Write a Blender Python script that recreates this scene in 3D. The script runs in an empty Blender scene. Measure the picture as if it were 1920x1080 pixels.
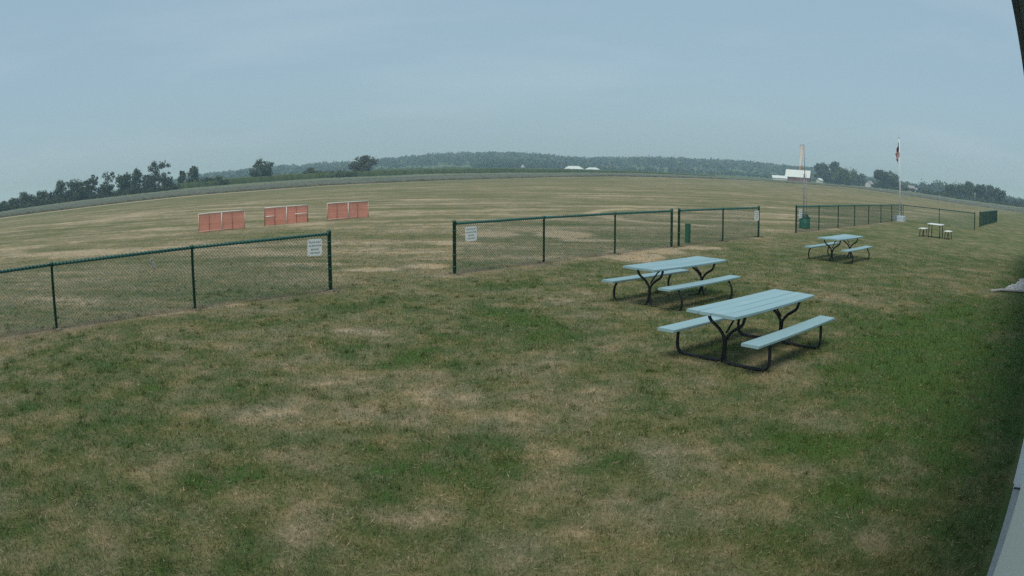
import bpy, math, random
import numpy as np
from mathutils import Vector, Matrix

random.seed(7)
rng = np.random.default_rng(11)
C = bpy.context.scene
COL = C.collection
R = math.radians
PI = math.pi

# ------------------------------------------------------------------ camera
CAM_H = 2.374
cam = bpy.data.cameras.new('camera')
cam.type = 'PANO'                       # wide security-camera lens with barrel distortion
lens = cam if hasattr(cam, 'panorama_type') else cam.cycles
lens.panorama_type = 'FISHEYE_LENS_POLYNOMIAL'
lens.fisheye_fov = R(140)
lens.fisheye_polynomial_k0 = 0.0
lens.fisheye_polynomial_k1 = -0.69240137 / 18.75
lens.fisheye_polynomial_k2 = 0.0
lens.fisheye_polynomial_k3 = -0.08634077 / 18.75 ** 3
lens.fisheye_polynomial_k4 = 0.0
cam.sensor_width = 36.0
cam.sensor_height = 20.25
cam.clip_start = 0.02
cam.clip_end = 9000
cam_ob = bpy.data.objects.new('camera', cam)
COL.objects.link(cam_ob)
cam_ob.location = (0, 0, CAM_H)
cam_ob.rotation_euler = (R(90 - 8.850), 0, 0)
C.camera = cam_ob

# ------------------------------------------------------------------ sky, sun, exposure
SUN_EL, SUN_AZ = R(60), R(201)          # behind the camera, a little to the left
world = bpy.data.worlds.new('World')
C.world = world
world.use_nodes = True
nt = world.node_tree
nt.nodes.clear()
w_out = nt.nodes.new('ShaderNodeOutputWorld')
w_bg = nt.nodes.new('ShaderNodeBackground')
w_sky = nt.nodes.new('ShaderNodeTexSky')
w_sky.sky_type = 'NISHITA'
w_sky.sun_disc = False
w_sky.sun_elevation = SUN_EL
w_sky.sun_rotation = SUN_AZ
w_sky.altitude = 250
w_sky.air_density = 1.0
w_sky.dust_density = 3.5
w_sky.ozone_density = 1.5
w_bg.inputs['Strength'].default_value = 0.075
# thin smoke-haze veil over the whole sky and a few faint high streaks
w_tc = nt.nodes.new('ShaderNodeTexCoord')
w_map = nt.nodes.new('ShaderNodeMapping'); w_map.inputs['Scale'].default_value = (1.2, 2.2, 7.0)
w_no = nt.nodes.new('ShaderNodeTexNoise'); w_no.inputs['Scale'].default_value = 1.6; w_no.inputs['Detail'].default_value = 6; w_no.inputs['Roughness'].default_value = 0.55
w_rmp = nt.nodes.new('ShaderNodeMapRange')
w_rmp.inputs['From Min'].default_value = 0.5; w_rmp.inputs['From Max'].default_value = 0.8
w_rmp.inputs['To Min'].default_value = 0.0; w_rmp.inputs['To Max'].default_value = 0.16
w_mix = nt.nodes.new('ShaderNodeMix'); w_mix.data_type = 'RGBA'
w_mix.inputs['Factor'].default_value = 0.72
VEIL = (3.65, 5.35, 6.45, 1)
w_mix.inputs['B'].default_value = VEIL
w_cl = nt.nodes.new('ShaderNodeMix'); w_cl.data_type = 'RGBA'
w_cl.inputs['B'].default_value = (7.6, 8.3, 8.8, 1)
L = nt.links
L.new(w_tc.outputs['Generated'], w_map.inputs['Vector'])
L.new(w_map.outputs['Vector'], w_no.inputs['Vector'])
L.new(w_no.outputs['Fac'], w_rmp.inputs['Value'])
L.new(w_sky.outputs['Color'], w_mix.inputs['A'])
L.new(w_mix.outputs['Result'], w_cl.inputs['A'])
L.new(w_rmp.outputs['Result'], w_cl.inputs['Factor'])
L.new(w_cl.outputs['Result'], w_bg.inputs['Color'])
L.new(w_bg.outputs['Background'], w_out.inputs['Surface'])

sun = bpy.data.lights.new('sun', 'SUN')
sun.energy = 1.5
sun.angle = R(24)
sun.color = (1.0, 0.94, 0.85)
sun_ob = bpy.data.objects.new('sun', sun)
COL.objects.link(sun_ob)
sun_ob.location = (0, -20, 40)
sun_ob.rotation_euler = (PI / 2 - SUN_EL, 0, PI - SUN_AZ)   # light travels away from SUN_AZ and down

C.view_settings.view_transform = 'Standard'
C.view_settings.look = 'None'
C.view_settings.gamma = 1.0
C.view_settings.use_curve_mapping = False
C.view_settings.exposure = 0.42
C.render.engine = 'CYCLES'
C.cycles.use_denoising = False      # fine grain like the camera's own; keeps the mesh and blades crisp
C.cycles.use_adaptive_sampling = False
C.cycles.max_bounces = 6
C.cycles.volume_bounces = 1

# ------------------------------------------------------------------ helpers
def link(o, parent=None):
    COL.objects.link(o)
    if parent is not None:
        o.parent = parent
    return o

def props(o, label=None, cat=None, group=None, kind=None):
    if label: o['label'] = label
    if cat: o['category'] = cat
    if group: o['group'] = group
    if kind: o['kind'] = kind
    return o

def empty(name, loc, rz=0.0, label=None, cat=None, group=None):
    o = bpy.data.objects.new(name, None)
    o.empty_display_size = 0.2
    link(o)
    o.location = loc
    o.rotation_euler = (0, 0, rz)
    return props(o, label, cat, group)

def W(u, v, z=0.0):
    """u runs along the flight-line fence and the clubhouse wall, v across (v=0 the wall, v<0 the field)"""
    s = 1 / math.sqrt(2)
    return Vector(((u + v) * s, (u - v) * s, z))
ROT = R(45)          # local x = u, local y = -v

def polar(az, d, z=0.0):
    return Vector((d * math.sin(R(az)), d * math.cos(R(az)), z))

class MB:
    """collects shapes and links them as one mesh object"""
    def __init__(self):
        self.v = []; self.f = []; self.smooth = []
    def add(self, vs, fs, smooth=False):
        b = len(self.v)
        self.v.extend([tuple(p) for p in vs])
        self.f.extend([tuple(i + b for i in f) for f in fs])
        self.smooth.extend([smooth] * len(fs))
    def box(self, c, s, bevel=0.0, M=None):
        hx, hy, hz = s[0] / 2, s[1] / 2, s[2] / 2
        if bevel <= 0:
            vs = [(sx * hx, sy * hy, sz * hz) for sz in (-1, 1) for sy in (-1, 1) for sx in (-1, 1)]
            fs = [(0, 2, 3, 1), (4, 5, 7, 6), (0, 1, 5, 4), (2, 6, 7, 3), (0, 4, 6, 2), (1, 3, 7, 5)]
        else:
            b = min(bevel, hx * .9, hy * .9, hz * .9)
            prof = [(-hz, b), (-hz + b, 0), (hz - b, 0), (hz, b)]
            vs = []; n = 8
            for z, ins in prof:
                X, Y = hx - ins, hy - ins
                k = b
                X2, Y2 = max(X - k, 0), max(Y - k, 0)
                vs += [(X, -Y2, z), (X, Y2, z), (X2, Y, z), (-X2, Y, z), (-X, Y2, z), (-X, -Y2, z), (-X2, -Y, z), (X2, -Y, z)]
            fs = [tuple(reversed(range(n)))]
            for i in range(3):
                for j in range(n):
                    a = i * n + j; c2 = i * n + (j + 1) % n
                    fs.append((a, c2, c2 + n, a + n))
            fs.append(tuple(range(3 * n, 4 * n)))
        out = []
        for p in vs:
            q = Vector(p)
            if M is not None: q = M @ q
            out.append(q + Vector(c))
        self.add(out, fs)
    def tube(self, pts, r, n=8, caps=True, smooth=True):
        pts = [Vector(p) for p in pts]
        rr = r if isinstance(r, (list, tuple)) else [r] * len(pts)
        vs = []; fs = []
        up = None
        for i, p in enumerate(pts):
            t = (pts[min(i + 1, len(pts) - 1)] - pts[max(i - 1, 0)]).normalized()
            if up is None:
                up = Vector((0, 0, 1)) if abs(t.z) < .9 else Vector((1, 0, 0))
            a = (up - t * up.dot(t)).normalized()
            b = t.cross(a)
            up = a
            for j in range(n):
                an = 2 * PI * j / n
                vs.append(p + (a * math.cos(an) + b * math.sin(an)) * rr[i])
        for i in range(len(pts) - 1):
            for j in range(n):
                k = (j + 1) % n
                fs.append((i * n + j, i * n + k, (i + 1) * n + k, (i + 1) * n + j))
        if caps:
            fs.append(tuple(reversed(range(n))))
            fs.append(tuple(range((len(pts) - 1) * n, len(pts) * n)))
        self.add(vs, fs, smooth)
    def lathe(self, prof, c=(0, 0, 0), n=16, smooth=True):
        vs = []; fs = []
        for r, z in prof:
            for j in range(n):
                a = 2 * PI * j / n
                vs.append((c[0] + r * math.cos(a), c[1] + r * math.sin(a), c[2] + z))
        for i in range(len(prof) - 1):
            for j in range(n):
                k = (j + 1) % n
                fs.append((i * n + j, i * n + k, (i + 1) * n + k, (i + 1) * n + j))
        fs.append(tuple(reversed(range(n))))
        fs.append(tuple(range((len(prof) - 1) * n, len(prof) * n)))
        self.add(vs, fs, smooth)
    def mesh(self, name, mat):
        me = bpy.data.meshes.new(name)
        me.from_pydata(self.v, [], self.f)
        if any(self.smooth):
            me.polygons.foreach_set('use_smooth', self.smooth)
        if mat is not None: me.materials.append(mat)
        me.update()
        return me
    def build(self, name, mat, parent=None, loc=None, rz=0.0):
        o = bpy.data.objects.new(name, self.mesh(name, mat))
        link(o, parent)
        if loc is not None: o.location = loc
        if rz: o.rotation_euler = (0, 0, rz)
        return o

def np_mesh(name, verts, faces, mat, attrs=None, smooth=False):
    """verts (n,3), faces (m,k) as numpy arrays"""
    me = bpy.data.meshes.new(name)
    n, m, k = len(verts), len(faces), faces.shape[1]
    me.vertices.add(n); me.vertices.foreach_set('co', np.ascontiguousarray(verts, dtype=np.float32).ravel())
    me.loops.add(m * k); me.loops.foreach_set('vertex_index', np.ascontiguousarray(faces, dtype=np.int32).ravel())
    me.polygons.add(m)
    me.polygons.foreach_set('loop_start', np.arange(0, m * k, k, dtype=np.int32))
    me.polygons.foreach_set('loop_total', np.full(m, k, dtype=np.int32))
    me.update(calc_edges=True)
    if smooth:
        me.polygons.foreach_set('use_smooth', np.ones(m, dtype=bool))
    for an, (dom, arr) in (attrs or {}).items():
        a = me.attributes.new(an, 'FLOAT', dom)
        a.data.foreach_set('value', np.ascontiguousarray(arr, dtype=np.float32))
    if mat is not None: me.materials.append(mat)
    return me

def smooth_path(pts, sub=5):
    P = [Vector(p) for p in pts]
    P = [P[0] * 2 - P[1]] + P + [P[-1] * 2 - P[-2]]
    out = []
    for i in range(1, len(P) - 2):
        for k in range(sub):
            t = k / sub
            a, b, c, d = P[i - 1], P[i], P[i + 1], P[i + 2]
            out.append(.5 * ((2 * b) + (c - a) * t + (2 * a - 5 * b + 4 * c - d) * t * t + (3 * b - a - 3 * c + d) * t ** 3))
    out.append(P[-2])
    return out

# ------------------------------------------------------------------ value noise (numpy)
def vnoise(x, y, seed=0):
    xi = np.floor(x).astype(np.int64); yi = np.floor(y).astype(np.int64)
    fx = x - xi; fy = y - yi
    fx = fx * fx * (3 - 2 * fx); fy = fy * fy * (3 - 2 * fy)
    def h(a, b):
        n = (a * 374761393 + b * 668265263 + seed * 2147483647) & 0xffffffff
        n = ((n ^ (n >> 13)) * 1274126177) & 0xffffffff
        return ((n ^ (n >> 16)) & 0xffff) / 65535.0
    a = h(xi, yi); b = h(xi + 1, yi); c = h(xi, yi + 1); d = h(xi + 1, yi + 1)
    return (a * (1 - fx) + b * fx) * (1 - fy) + (c * (1 - fx) + d * fx) * fy
def fbm(x, y, scale, octv=4, seed=0, gain=.55):
    s = np.zeros_like(x, dtype=float); amp = 1; tot = 0; f = 1 / scale
    for o in range(octv):
        an = .7 * o + .3
        ca, sa = math.cos(an), math.sin(an)
        s += amp * vnoise((x * ca - y * sa) * f + 17.3 * o, (x * sa + y * ca) * f - 5.1 * o, seed + o)
        tot += amp; amp *= gain; f *= 2.03
    return s / tot

# ------------------------------------------------------------------ materials
def new_mat(name):
    m = bpy.data.materials.new(name); m.use_nodes = True
    t = m.node_tree
    b = t.nodes['Principled BSDF']
    return m, t, b

def paint(name, col, rough=.5, var=.12, scale=6.0, bump=0.0, metal=0.0, spec=.4, streak=None):
    """painted or bare solid surface: colour with soft wear mottling"""
    m, t, b = new_mat(name)
    tc = t.nodes.new('ShaderNodeTexCoord')
    mp = t.nodes.new('ShaderNodeMapping')
    if streak: mp.inputs['Scale'].default_value = streak
    no = t.nodes.new('ShaderNodeTexNoise'); no.inputs['Scale'].default_value = scale; no.inputs['Detail'].default_value = 5
    ramp = t.nodes.new('ShaderNodeMix'); ramp.data_type = 'RGBA'
    ramp.inputs['A'].default_value = (*[c * (1 - var) for c in col], 1)
    ramp.inputs['B'].default_value = (*[min(c * (1 + var), .95) for c in col], 1)
    t.links.new(tc.outputs['Object'], mp.inputs['Vector'])
    t.links.new(mp.outputs['Vector'], no.inputs['Vector'])
    t.links.new(no.outputs['Fac'], ramp.inputs['Factor'])
    t.links.new(ramp.outputs['Result'], b.inputs['Base Color'])
    b.inputs['Roughness'].default_value = rough
    b.inputs['Metallic'].default_value = metal
    b.inputs['Specular IOR Level'].default_value = spec
    if bump:
        bp = t.nodes.new('ShaderNodeBump'); bp.inputs['Strength'].default_value = bump; bp.inputs['Distance'].default_value = .01
        t.links.new(no.outputs['Fac'], bp.inputs['Height'])
        t.links.new(bp.outputs['Normal'], b.inputs['Normal'])
    return m

M_VINYL = paint('green vinyl coating', (0.015, 0.085, 0.066), .42, .2, 9)
M_WIRE = paint('green vinyl wire', (0.030, 0.120, 0.105), .5, .15, 30)
M_SIGN = paint('white sign sheet', (0.86, 0.87, 0.84), .5, .04, 5)
M_INK = paint('sign lettering', (0.10, 0.12, 0.12), .6, .1, 20)
def table_paint():
    m, t, b = new_mat('pale blue grey table paint')
    N = t.nodes; K = t.links
    tc = N.new('ShaderNodeTexCoord'); oi = N.new('ShaderNodeObjectInfo')
    def noise(scale, stretch, det=6):
        mp = N.new('ShaderNodeMapping'); mp.inputs['Scale'].default_value = stretch
        ad = N.new('ShaderNodeVectorMath'); ad.operation = 'ADD'
        K.new(tc.outputs['Object'], ad.inputs[0]); K.new(oi.outputs['Random'], ad.inputs[1])
        n = N.new('ShaderNodeTexNoise'); n.inputs['Scale'].default_value = scale; n.inputs['Detail'].default_value = det; n.inputs['Roughness'].default_value = .65
        K.new(ad.outputs[0], mp.inputs['Vector']); K.new(mp.outputs['Vector'], n.inputs['Vector']); return n.outputs['Fac']
    def mixc(f, a, bb):
        x = N.new('ShaderNodeMix'); x.data_type = 'RGBA'
        for s_, v_ in (('Factor', f), ('A', a), ('B', bb)):
            if isinstance(v_, tuple): x.inputs[s_].default_value = (*v_, 1)
            else: K.new(v_, x.inputs[s_])
        return x.outputs['Result']
    def ramp(f, lo, hi, top=1.0):
        r_ = N.new('ShaderNodeMapRange'); r_.inputs['From Min'].default_value = lo; r_.inputs['From Max'].default_value = hi; r_.inputs['To Max'].default_value = top
        K.new(f, r_.inputs['Value']); return r_.outputs['Result']
    c = mixc(oi.outputs['Random'], (0.262, 0.408, 0.438), (0.318, 0.480, 0.510))
    g = noise(2.2, (1, 22, 22)); c = mixc(ramp(g, .40, .72, .35), c, (0.20, 0.33, 0.37))
    w = noise(1.6, (1, 2.4, 2.4)); c = mixc(ramp(w, .56, .75, .45), c, (0.42, 0.54, 0.56))
    q = noise(9, (1, 3, 3)); c = mixc(ramp(q, .66, .74, .55), c, (0.22, 0.25, 0.24))
    K.new(c, b.inputs['Base Color']); b.inputs['Roughness'].default_value = .6; b.inputs['Specular IOR Level'].default_value = .3
    bp = N.new('ShaderNodeBump'); bp.inputs['Strength'].default_value = .25; bp.inputs['Distance'].default_value = .004
    K.new(g, bp.inputs['Height']); K.new(bp.outputs['Normal'], b.inputs['Normal'])
    return m
M_TABLE = table_paint()
M_PIPE = paint('black steel pipe', (0.014, 0.015, 0.020), .38, .25, 12)
M_ORANGE = paint('orange safety netting', (0.82, 0.295, 0.225), .7, .16, 3)
M_PVC = paint('white plastic pipe', (0.70, 0.68, 0.64), .45, .06, 6)
M_PINK = paint('pinkish weathered pipe', (0.62, 0.40, 0.34), .55, .08, 6)
M_STAKE = paint('dark steel stake', (0.22, 0.10, 0.09), .6, .2, 8)
M_BIN = paint('green bin plastic', (0.012, 0.095, 0.060), .5, .15, 5)
M_BINLID = paint('dark bin lid', (0.012, 0.040, 0.040), .5, .2, 5)
M_PEDESTAL = paint('green pedestal paint', (0.020, 0.12, 0.055), .5, .15, 5)
M_GALV = paint('galvanised steel', (0.30, 0.32, 0.33), .45, .15, 8, metal=.3)
M_POLE = paint('white flagpole paint', (0.70, 0.72, 0.72), .35, .05, 3)
M_SOCK = paint('faded orange windsock cloth', (0.78, 0.73, 0.69), .85, .10, 3)
M_SOCKEND = paint('orange windsock tail', (0.55, 0.36, 0.25), .85, .12, 3)
M_CONC = paint('concrete', (0.34, 0.34, 0.33), .85, .18, 14, .2)
M_CONCDK = paint('weathered concrete footing', (0.20, 0.18, 0.155), .9, .2, 18, .3)
M_BLOCK = paint('pale painted block', (0.50, 0.57, 0.62), .8, .14, 9, .1)
M_WHITEP = paint('white table plastic', (0.72, 0.74, 0.70), .45, .05, 5)
M_SIDING = paint('white metal siding', (0.86, 0.86, 0.86), .42, .03, 2)
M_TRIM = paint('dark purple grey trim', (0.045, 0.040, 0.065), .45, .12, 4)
M_SOFFIT = paint('grey green soffit', (0.20, 0.23, 0.21), .6, .08, 3)
M_ROOFW = paint('white barn roof metal', (0.68, 0.74, 0.70), .45, .06, .4)
M_BARN = paint('faded red barn boards', (0.20, 0.055, 0.055), .8, .2, .5)
M_HWALL = paint('white farmhouse clapboard', (0.66, 0.66, 0.64), .7, .06, .8)
M_WINDOW = paint('dark window glass', (0.03, 0.035, 0.045), .15, .1, 2)
M_GROOF = paint('grey shingle roof', (0.30, 0.28, 0.29), .8, .12, 1)
M_WOODP = paint('grey weathered pole', (0.34, 0.32, 0.29), .9, .15, 6)
M_ROCK = paint('white landscaping stone', (0.55, 0.54, 0.53), .85, .3, 3)
M_BARK = paint('bark', (0.075, 0.062, 0.050), .95, .25, 3, .3)
M_RED = paint('flag red cloth', (0.42, 0.06, 0.08), .85, .08, 5)
M_WHITEC = paint('flag white cloth', (0.66, 0.62, 0.62), .85, .05, 5)
M_NAVY = paint('flag navy cloth', (0.012, 0.020, 0.050), .85, .1, 5)

def lawn_mat(name, blade=False):
    """dry summer turf; the patches come from point attributes that describe the grass itself"""
    m, t, b = new_mat(name)
    N = t.nodes; K = t.links
    def attr(n):
        a = N.new('ShaderNodeAttribute'); a.attribute_name = n; return a.outputs['Fac']
    tc = N.new('ShaderNodeTexCoord')
    def noise(scale, detail=4, rough=.6):
        n = N.new('ShaderNodeTexNoise'); n.inputs['Scale'].default_value = scale; n.inputs['Detail'].default_value = detail; n.inputs['Roughness'].default_value = rough
        K.new(tc.outputs['Object'], n.inputs['Vector']); return n.outputs['Fac']
    def math_(op, a, bb, clamp=False):
        n = N.new('ShaderNodeMath'); n.operation = op; n.use_clamp = clamp
        for i, s in enumerate((a, bb)):
            if isinstance(s, (int, float)): n.inputs[i].default_value = s
            else: K.new(s, n.inputs[i])
        return n.outputs[0]
    dry = attr('dry')
    n1 = noise(2.6, 7, .72); n2 = noise(26, 4, .7); n3 = noise(1.3, 5, .65)
    d = math_('ADD', dry, math_('MULTIPLY', math_('SUBTRACT', n1, .5), 1.15))
    d = math_('ADD', d, math_('MULTIPLY', math_('SUBTRACT', n2, .5), .85))
    if blade:
        d = math_('ADD', d, math_('MULTIPLY', math_('POWER', attr('rnd'), 5.0), .75))
        d = math_('SUBTRACT', d, .10)
    ramp = N.new('ShaderNodeValToRGB')
    e = ramp.color_ramp.elements
    e[0].position = 0.0; e[0].color = (0.074, 0.128, 0.034, 1)
    e[1].position = 1.0; e[1].color = (0.430, 0.335, 0.235, 1)
    for p, c in ((.22, (0.098, 0.121, 0.047, 1)), (.42, (0.146, 0.152, 0.068, 1)), (.62, (0.200, 0.180, 0.102, 1)), (.82, (0.275, 0.226, 0.146, 1))):
        x = e.new(p); x.color = c
    K.new(d, ramp.inputs['Fac'])
    # bare soil
    mix = N.new('ShaderNodeMix'); mix.data_type = 'RGBA'
    mix.inputs['B'].default_value = (0.21, 0.155, 0.115, 1)
    hue = N.new('ShaderNodeMix'); hue.data_type = 'RGBA'; hue.blend_type = 'MULTIPLY'; hue.inputs['Factor'].default_value = 1
    hr = N.new('ShaderNodeValToRGB'); he = hr.color_ramp.elements
    he[0].position = .36; he[0].color = (.92, 1.0, .98, 1); he[1].position = .66; he[1].color = (1.06, 1.02, .84, 1)
    K.new(n3, hr.inputs['Fac']); K.new(ramp.outputs['Color'], hue.inputs['A']); K.new(hr.outputs['Color'], hue.inputs['B'])
    K.new(hue.outputs['Result'], mix.inputs['A'])
    K.new(attr('bare'), mix.inputs['Factor'])
    K.new(mix.outputs['Result'], b.inputs['Base Color'])
    b.inputs['Roughness'].default_value = .9
    b.inputs['Specular IOR Level'].default_value = .15
    if not blade:
        bp = N.new('ShaderNodeBump'); bp.inputs['Strength'].default_value = .55; bp.inputs['Distance'].default_value = .05
        nb = noise(34, 4, .7)
        K.new(nb, bp.inputs['Height']); K.new(bp.outputs['Normal'], b.inputs['Normal'])
    return m
M_LAWN = lawn_mat('dry mown turf')
M_BLADE = lawn_mat('grass blades', True)

def foliage_mat(name, dark, light, scale=.6):
    m, t, b = new_mat(name)
    N = t.nodes; K = t.links
    a = N.new('ShaderNodeAttribute'); a.attribute_name = 'tint'
    tc = N.new('ShaderNodeTexCoord')
    n = N.new('ShaderNodeTexNoise'); n.inputs['Scale'].default_value = scale; n.inputs['Detail'].default_value = 3
    K.new(tc.outputs['Object'], n.inputs['Vector'])
    ad = N.new('ShaderNodeMath'); ad.operation = 'ADD'; K.new(a.outputs['Fac'], ad.inputs[0]); K.new(n.outputs['Fac'], ad.inputs[1])
    mr = N.new('ShaderNodeMapRange'); mr.inputs['From Min'].default_value = .45; mr.inputs['From Max'].default_value = 1.55
    K.new(ad.outputs[0], mr.inputs['Value'])
    mx = N.new('ShaderNodeMix'); mx.data_type = 'RGBA'
    mx.inputs['A'].default_value = (*dark, 1); mx.inputs['B'].default_value = (*light, 1)
    K.new(mr.outputs['Result'], mx.inputs['Factor'])
    K.new(mx.outputs['Result'], b.inputs['Base Color'])
    b.inputs['Roughness'].default_value = .8; b.inputs['Specular IOR Level'].default_value = .2
    return m
M_LEAF = foliage_mat('tree foliage', (0.026, 0.046, 0.022), (0.085, 0.115, 0.045))
M_LEAFD = foliage_mat('dark tree foliage', (0.036, 0.055, 0.030), (0.095, 0.120, 0.058))
M_LEAFW = foliage_mat('willow foliage', (0.050, 0.078, 0.030), (0.130, 0.160, 0.062))
M_LEAFG = foliage_mat('grey green foliage', (0.050, 0.062, 0.040), (0.130, 0.135, 0.085))
M_FOREST = foliage_mat('hill forest', (0.018, 0.036, 0.018), (0.115, 0.145, 0.060), .012)
M_CROP = foliage_mat('low crop canopy', (0.066, 0.078, 0.054), (0.160, 0.166, 0.122), .03)
M_CROPG = foliage_mat('green low crop canopy', (0.095, 0.118, 0.062), (0.190, 0.205, 0.120), .03)
M_CORN = foliage_mat('tall green crop', (0.030, 0.055, 0.018), (0.080, 0.110, 0.035), .04)

# ------------------------------------------------------------------ terrain
# gentle lie of the land, read as elevation angles at known distances
T_EDGE = [(-42.46, -1.222), (-36.26, -1.215), (-30.42, -1.133), (-24.89, -1.043), (-19.61, -1.002), (-14.53, -0.9), (-8.79, -0.844), (-6.38, -0.789), (-1.59, -0.702), (3.19, -0.56), (7.99, -0.401), (9.61, -0.41), (13.71, -0.35), (15.79, -0.314), (17.91, -0.315), (22.23, -0.336), (26.71, -0.342), (31.38, -0.573), (36.26, -0.774), (41.4, -0.848), (42.46, -0.83)]
T_TOP = [(-42.45, -0.755), (-36.26, -0.645), (-30.42, -0.583), (-24.89, -0.454), (-19.61, -0.386), (-14.53, -0.342), (-8.79, -0.30), (-6.38, -0.26), (-1.59, -0.235), (3.19, -0.204), (5.58, -0.168), (9.61, -0.125), (13.71, -0.135), (17.91, -0.170), (22.23, -0.134), (26.71, -0.184), (31.38, -0.20), (36.26, -0.40), (41.39, -0.429), (42.45, -0.42)]
T_CORN = [(-30, .05), (-25.79, 0.10), (-22.4, 0.05), (-19.91, 0.079), (-17.94, 0.13), (-16.17, 0.14), (-10.42, 0.106), (-6.38, 0.079), (-1.59, 0.076), (3.19, 0.026), (5.58, 0.001), (9.61, 0.00), (13.71, -0.07), (16, -.12)]
T_FAR = [(-43, -.45), (-30, -.25), (-20, .0), (-10, .05), (0, .03), (10, .0), (16, -.03), (22, -.10), (31, -.12), (36, -.34), (43, -.38)]
T_HILL = [(-34, .05), (-28, .18), (-24.22, 0.498), (-22.27, 0.612), (-21.35, 0.635), (-17.9, 0.771), (-16.85, 0.825), (-16.21, 0.70), (-14.96, 0.80), (-13.5, 0.831), (-12.06, 0.79), (-10.22, 0.964), (-8.8, 1.042), (-6.78, 1.182), (-4.38, 1.341), (-2.78, 1.34), (0.0, 1.32), (1.6, 1.23), (3.59, 1.063), (5.59, 0.969), (8.0, 1.033), (9.94, 1.137), (13.72, 1.173), (16.65, 1.166), (19.63, 1.083), (21.8, 1.01), (23.57, 1.0), (26.72, 0.70), (28.56, 0.60), (33, .42), (38, .38), (44, .35)]
def tab(T, az):
    a = np.array(T)
    return np.interp(az, a[:, 0], a[:, 1])
def tand(x): return np.tan(np.radians(x))
def d_edge(az):
    a = np.clip(az, -76, 76)
    c1 = np.cos(np.radians(np.clip(a + 45, -80, 80))); c2 = np.cos(np.radians(np.clip(45 - a, -80, 80)))
    return np.minimum(155 / c1, 300 / c2)
CROP_W, CROP_H = 125.0, 0.46
HILL_D = 1500.0
def terrain(x, y):
    x = np.asarray(x, float); y = np.asarray(y, float)
    d = np.hypot(x, y); az = np.degrees(np.arctan2(x, y))
    ac = np.clip(az, -43, 43)
    de = d_edge(az); d2 = de + CROP_W
    ze = CAM_H + de * tand(tab(T_EDGE, ac))
    z2 = CAM_H + d2 * tand(tab(T_TOP, ac)) - CROP_H
    z7 = CAM_H + 700 * tand(tab(T_FAR, ac))
    crest = CAM_H + HILL_D * tand(tab(T_HILL, ac)) - 10.5
    crest = np.maximum(crest, z7)
    z = np.where(d < 62, 0, 0.0)
    t = np.clip((d - 62) / (de - 62), 0, 1); z = ze * t * t * (2 - t) if False else ze * t
    z = np.where(d > de, ze + (z2 - ze) * np.clip((d - de) / CROP_W, 0, 1), z)
    z = np.where(d > d2, z2 + (z7 - z2) * np.clip((d - d2) / np.maximum(700 - d2, 1), 0, 1), z)
    s = np.clip((d - 900) / (HILL_D - 900), 0, 1); s = s * s * (3 - 2 * s)
    z = np.where(d > 700, z7 + (crest - z7) * s, z)
    f = np.clip((d - 1700) / 900, 0, 1); f = f * f * (3 - 2 * f)
    z = np.where(d > 1700, crest + (0.5 - crest) * f, z)
    # fades to level ground outside the sector the photograph shows
    k = np.clip((70 - np.abs(az)) / 22, 0, 1); k = k * k * (3 - 2 * k)
    z = z * k
    # very slight unevenness of the mown field
    z = z + np.where(d > 25, 1, 0) * (fbm(x, y, 30, 2, 5) - .5) * .16 * np.clip((d - 25) / 40, 0, 1) * np.clip((de - d) / 40, 0, 1)
    return z
def tz(x, y): return float(terrain(np.array([x]), np.array([y]))[0])

LUSH = [(0.1, 11.0, 0.86, 1.3, 0, 0.8), (-0.1, 12.4, 0.53, 1.17, 0, 0.5), (-1.0, 9.6, 0.49, 0.73, 0.04, 0.6), (-2.7, 7.7, 0.29, 0.38, 0.17, 0.8), (-3.2, 7.7, 0.14, 0.2, 0.2, 0.7), (-3.9, 6.8, 0.27, 0.3, 0.27, 0.5), (-3.6, 6.1, 0.38, 0.42, 0.3, 0.7), (-4.5, 5.7, 0.35, 0.31, 0.36, 0.6), (-2.2, 5.4, 0.22, 0.24, 0.25, 0.5), (-3.1, 4.6, 0.18, 0.2, 0.37, 0.6), (-2.6, 4.7, 0.14, 0.16, 0.33, 0.5), (-2.1, 9.5, 0.14, 0.18, 0.09, 1.2), (-2.0, 10.0, 0.12, 0.13, 0.07, 0.9), (-0.9, 5.7, 0.4, 0.35, 0.1, 0.5), (-0.3, 5.5, 0.63, 0.66, 0.03, 0.6), (-0.9, 5.1, 0.24, 0.3, 0.12, 0.5), (0.9, 5.8, 0.22, 0.3, -0.11, 0.6), (0, 6.1, 0.27, 0.26, 0, 0.5), (2.75, 5.9, 0.36, 0.36, -0.27, 2.2), (2.6, 4.8, 0.2, 0.2, -0.32, 3.2), (5.3, 9.2, 0.75, 1.43, -0.19, 0.9), (5.3, 8.0, 0.44, 1.47, -0.25, 0.6), (4.1, 8.3, 0.31, 0.54, -0.2, 0.7), (3.1, 7.6, 0.46, 0.39, -0.19, 0.6), (1.2, 6.9, 0.42, 0.57, -0.1, 0.4), (-4.2, 7.5, 0.22, 0.19, 0.24, 0.6), (-6.6, 7.2, 0.3, 0.36, 0.31, 0.6), (-5.2, 7.1, 0.33, 0.3, 0.29, 0.5), (-2.4, 3.8, 0.25, 0.24, 0.38, 0.5), (-4.3, 4.4, 0.26, 0.23, 0.45, 0.6), (-1.9, 4.3, 0.32, 0.34, 0.29, 0.4), (4.1, 15.2, 0.96, 0.9, 0, 0.6), (7.2, 10.5, 0.73, 2.02, -0.16, 0.7), (10.0, 13.7, 1.06, 1.74, -0.05, 0.4), (-3.8, 3.6, 0.28, 0.39, 0.5, 0.4)]
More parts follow.
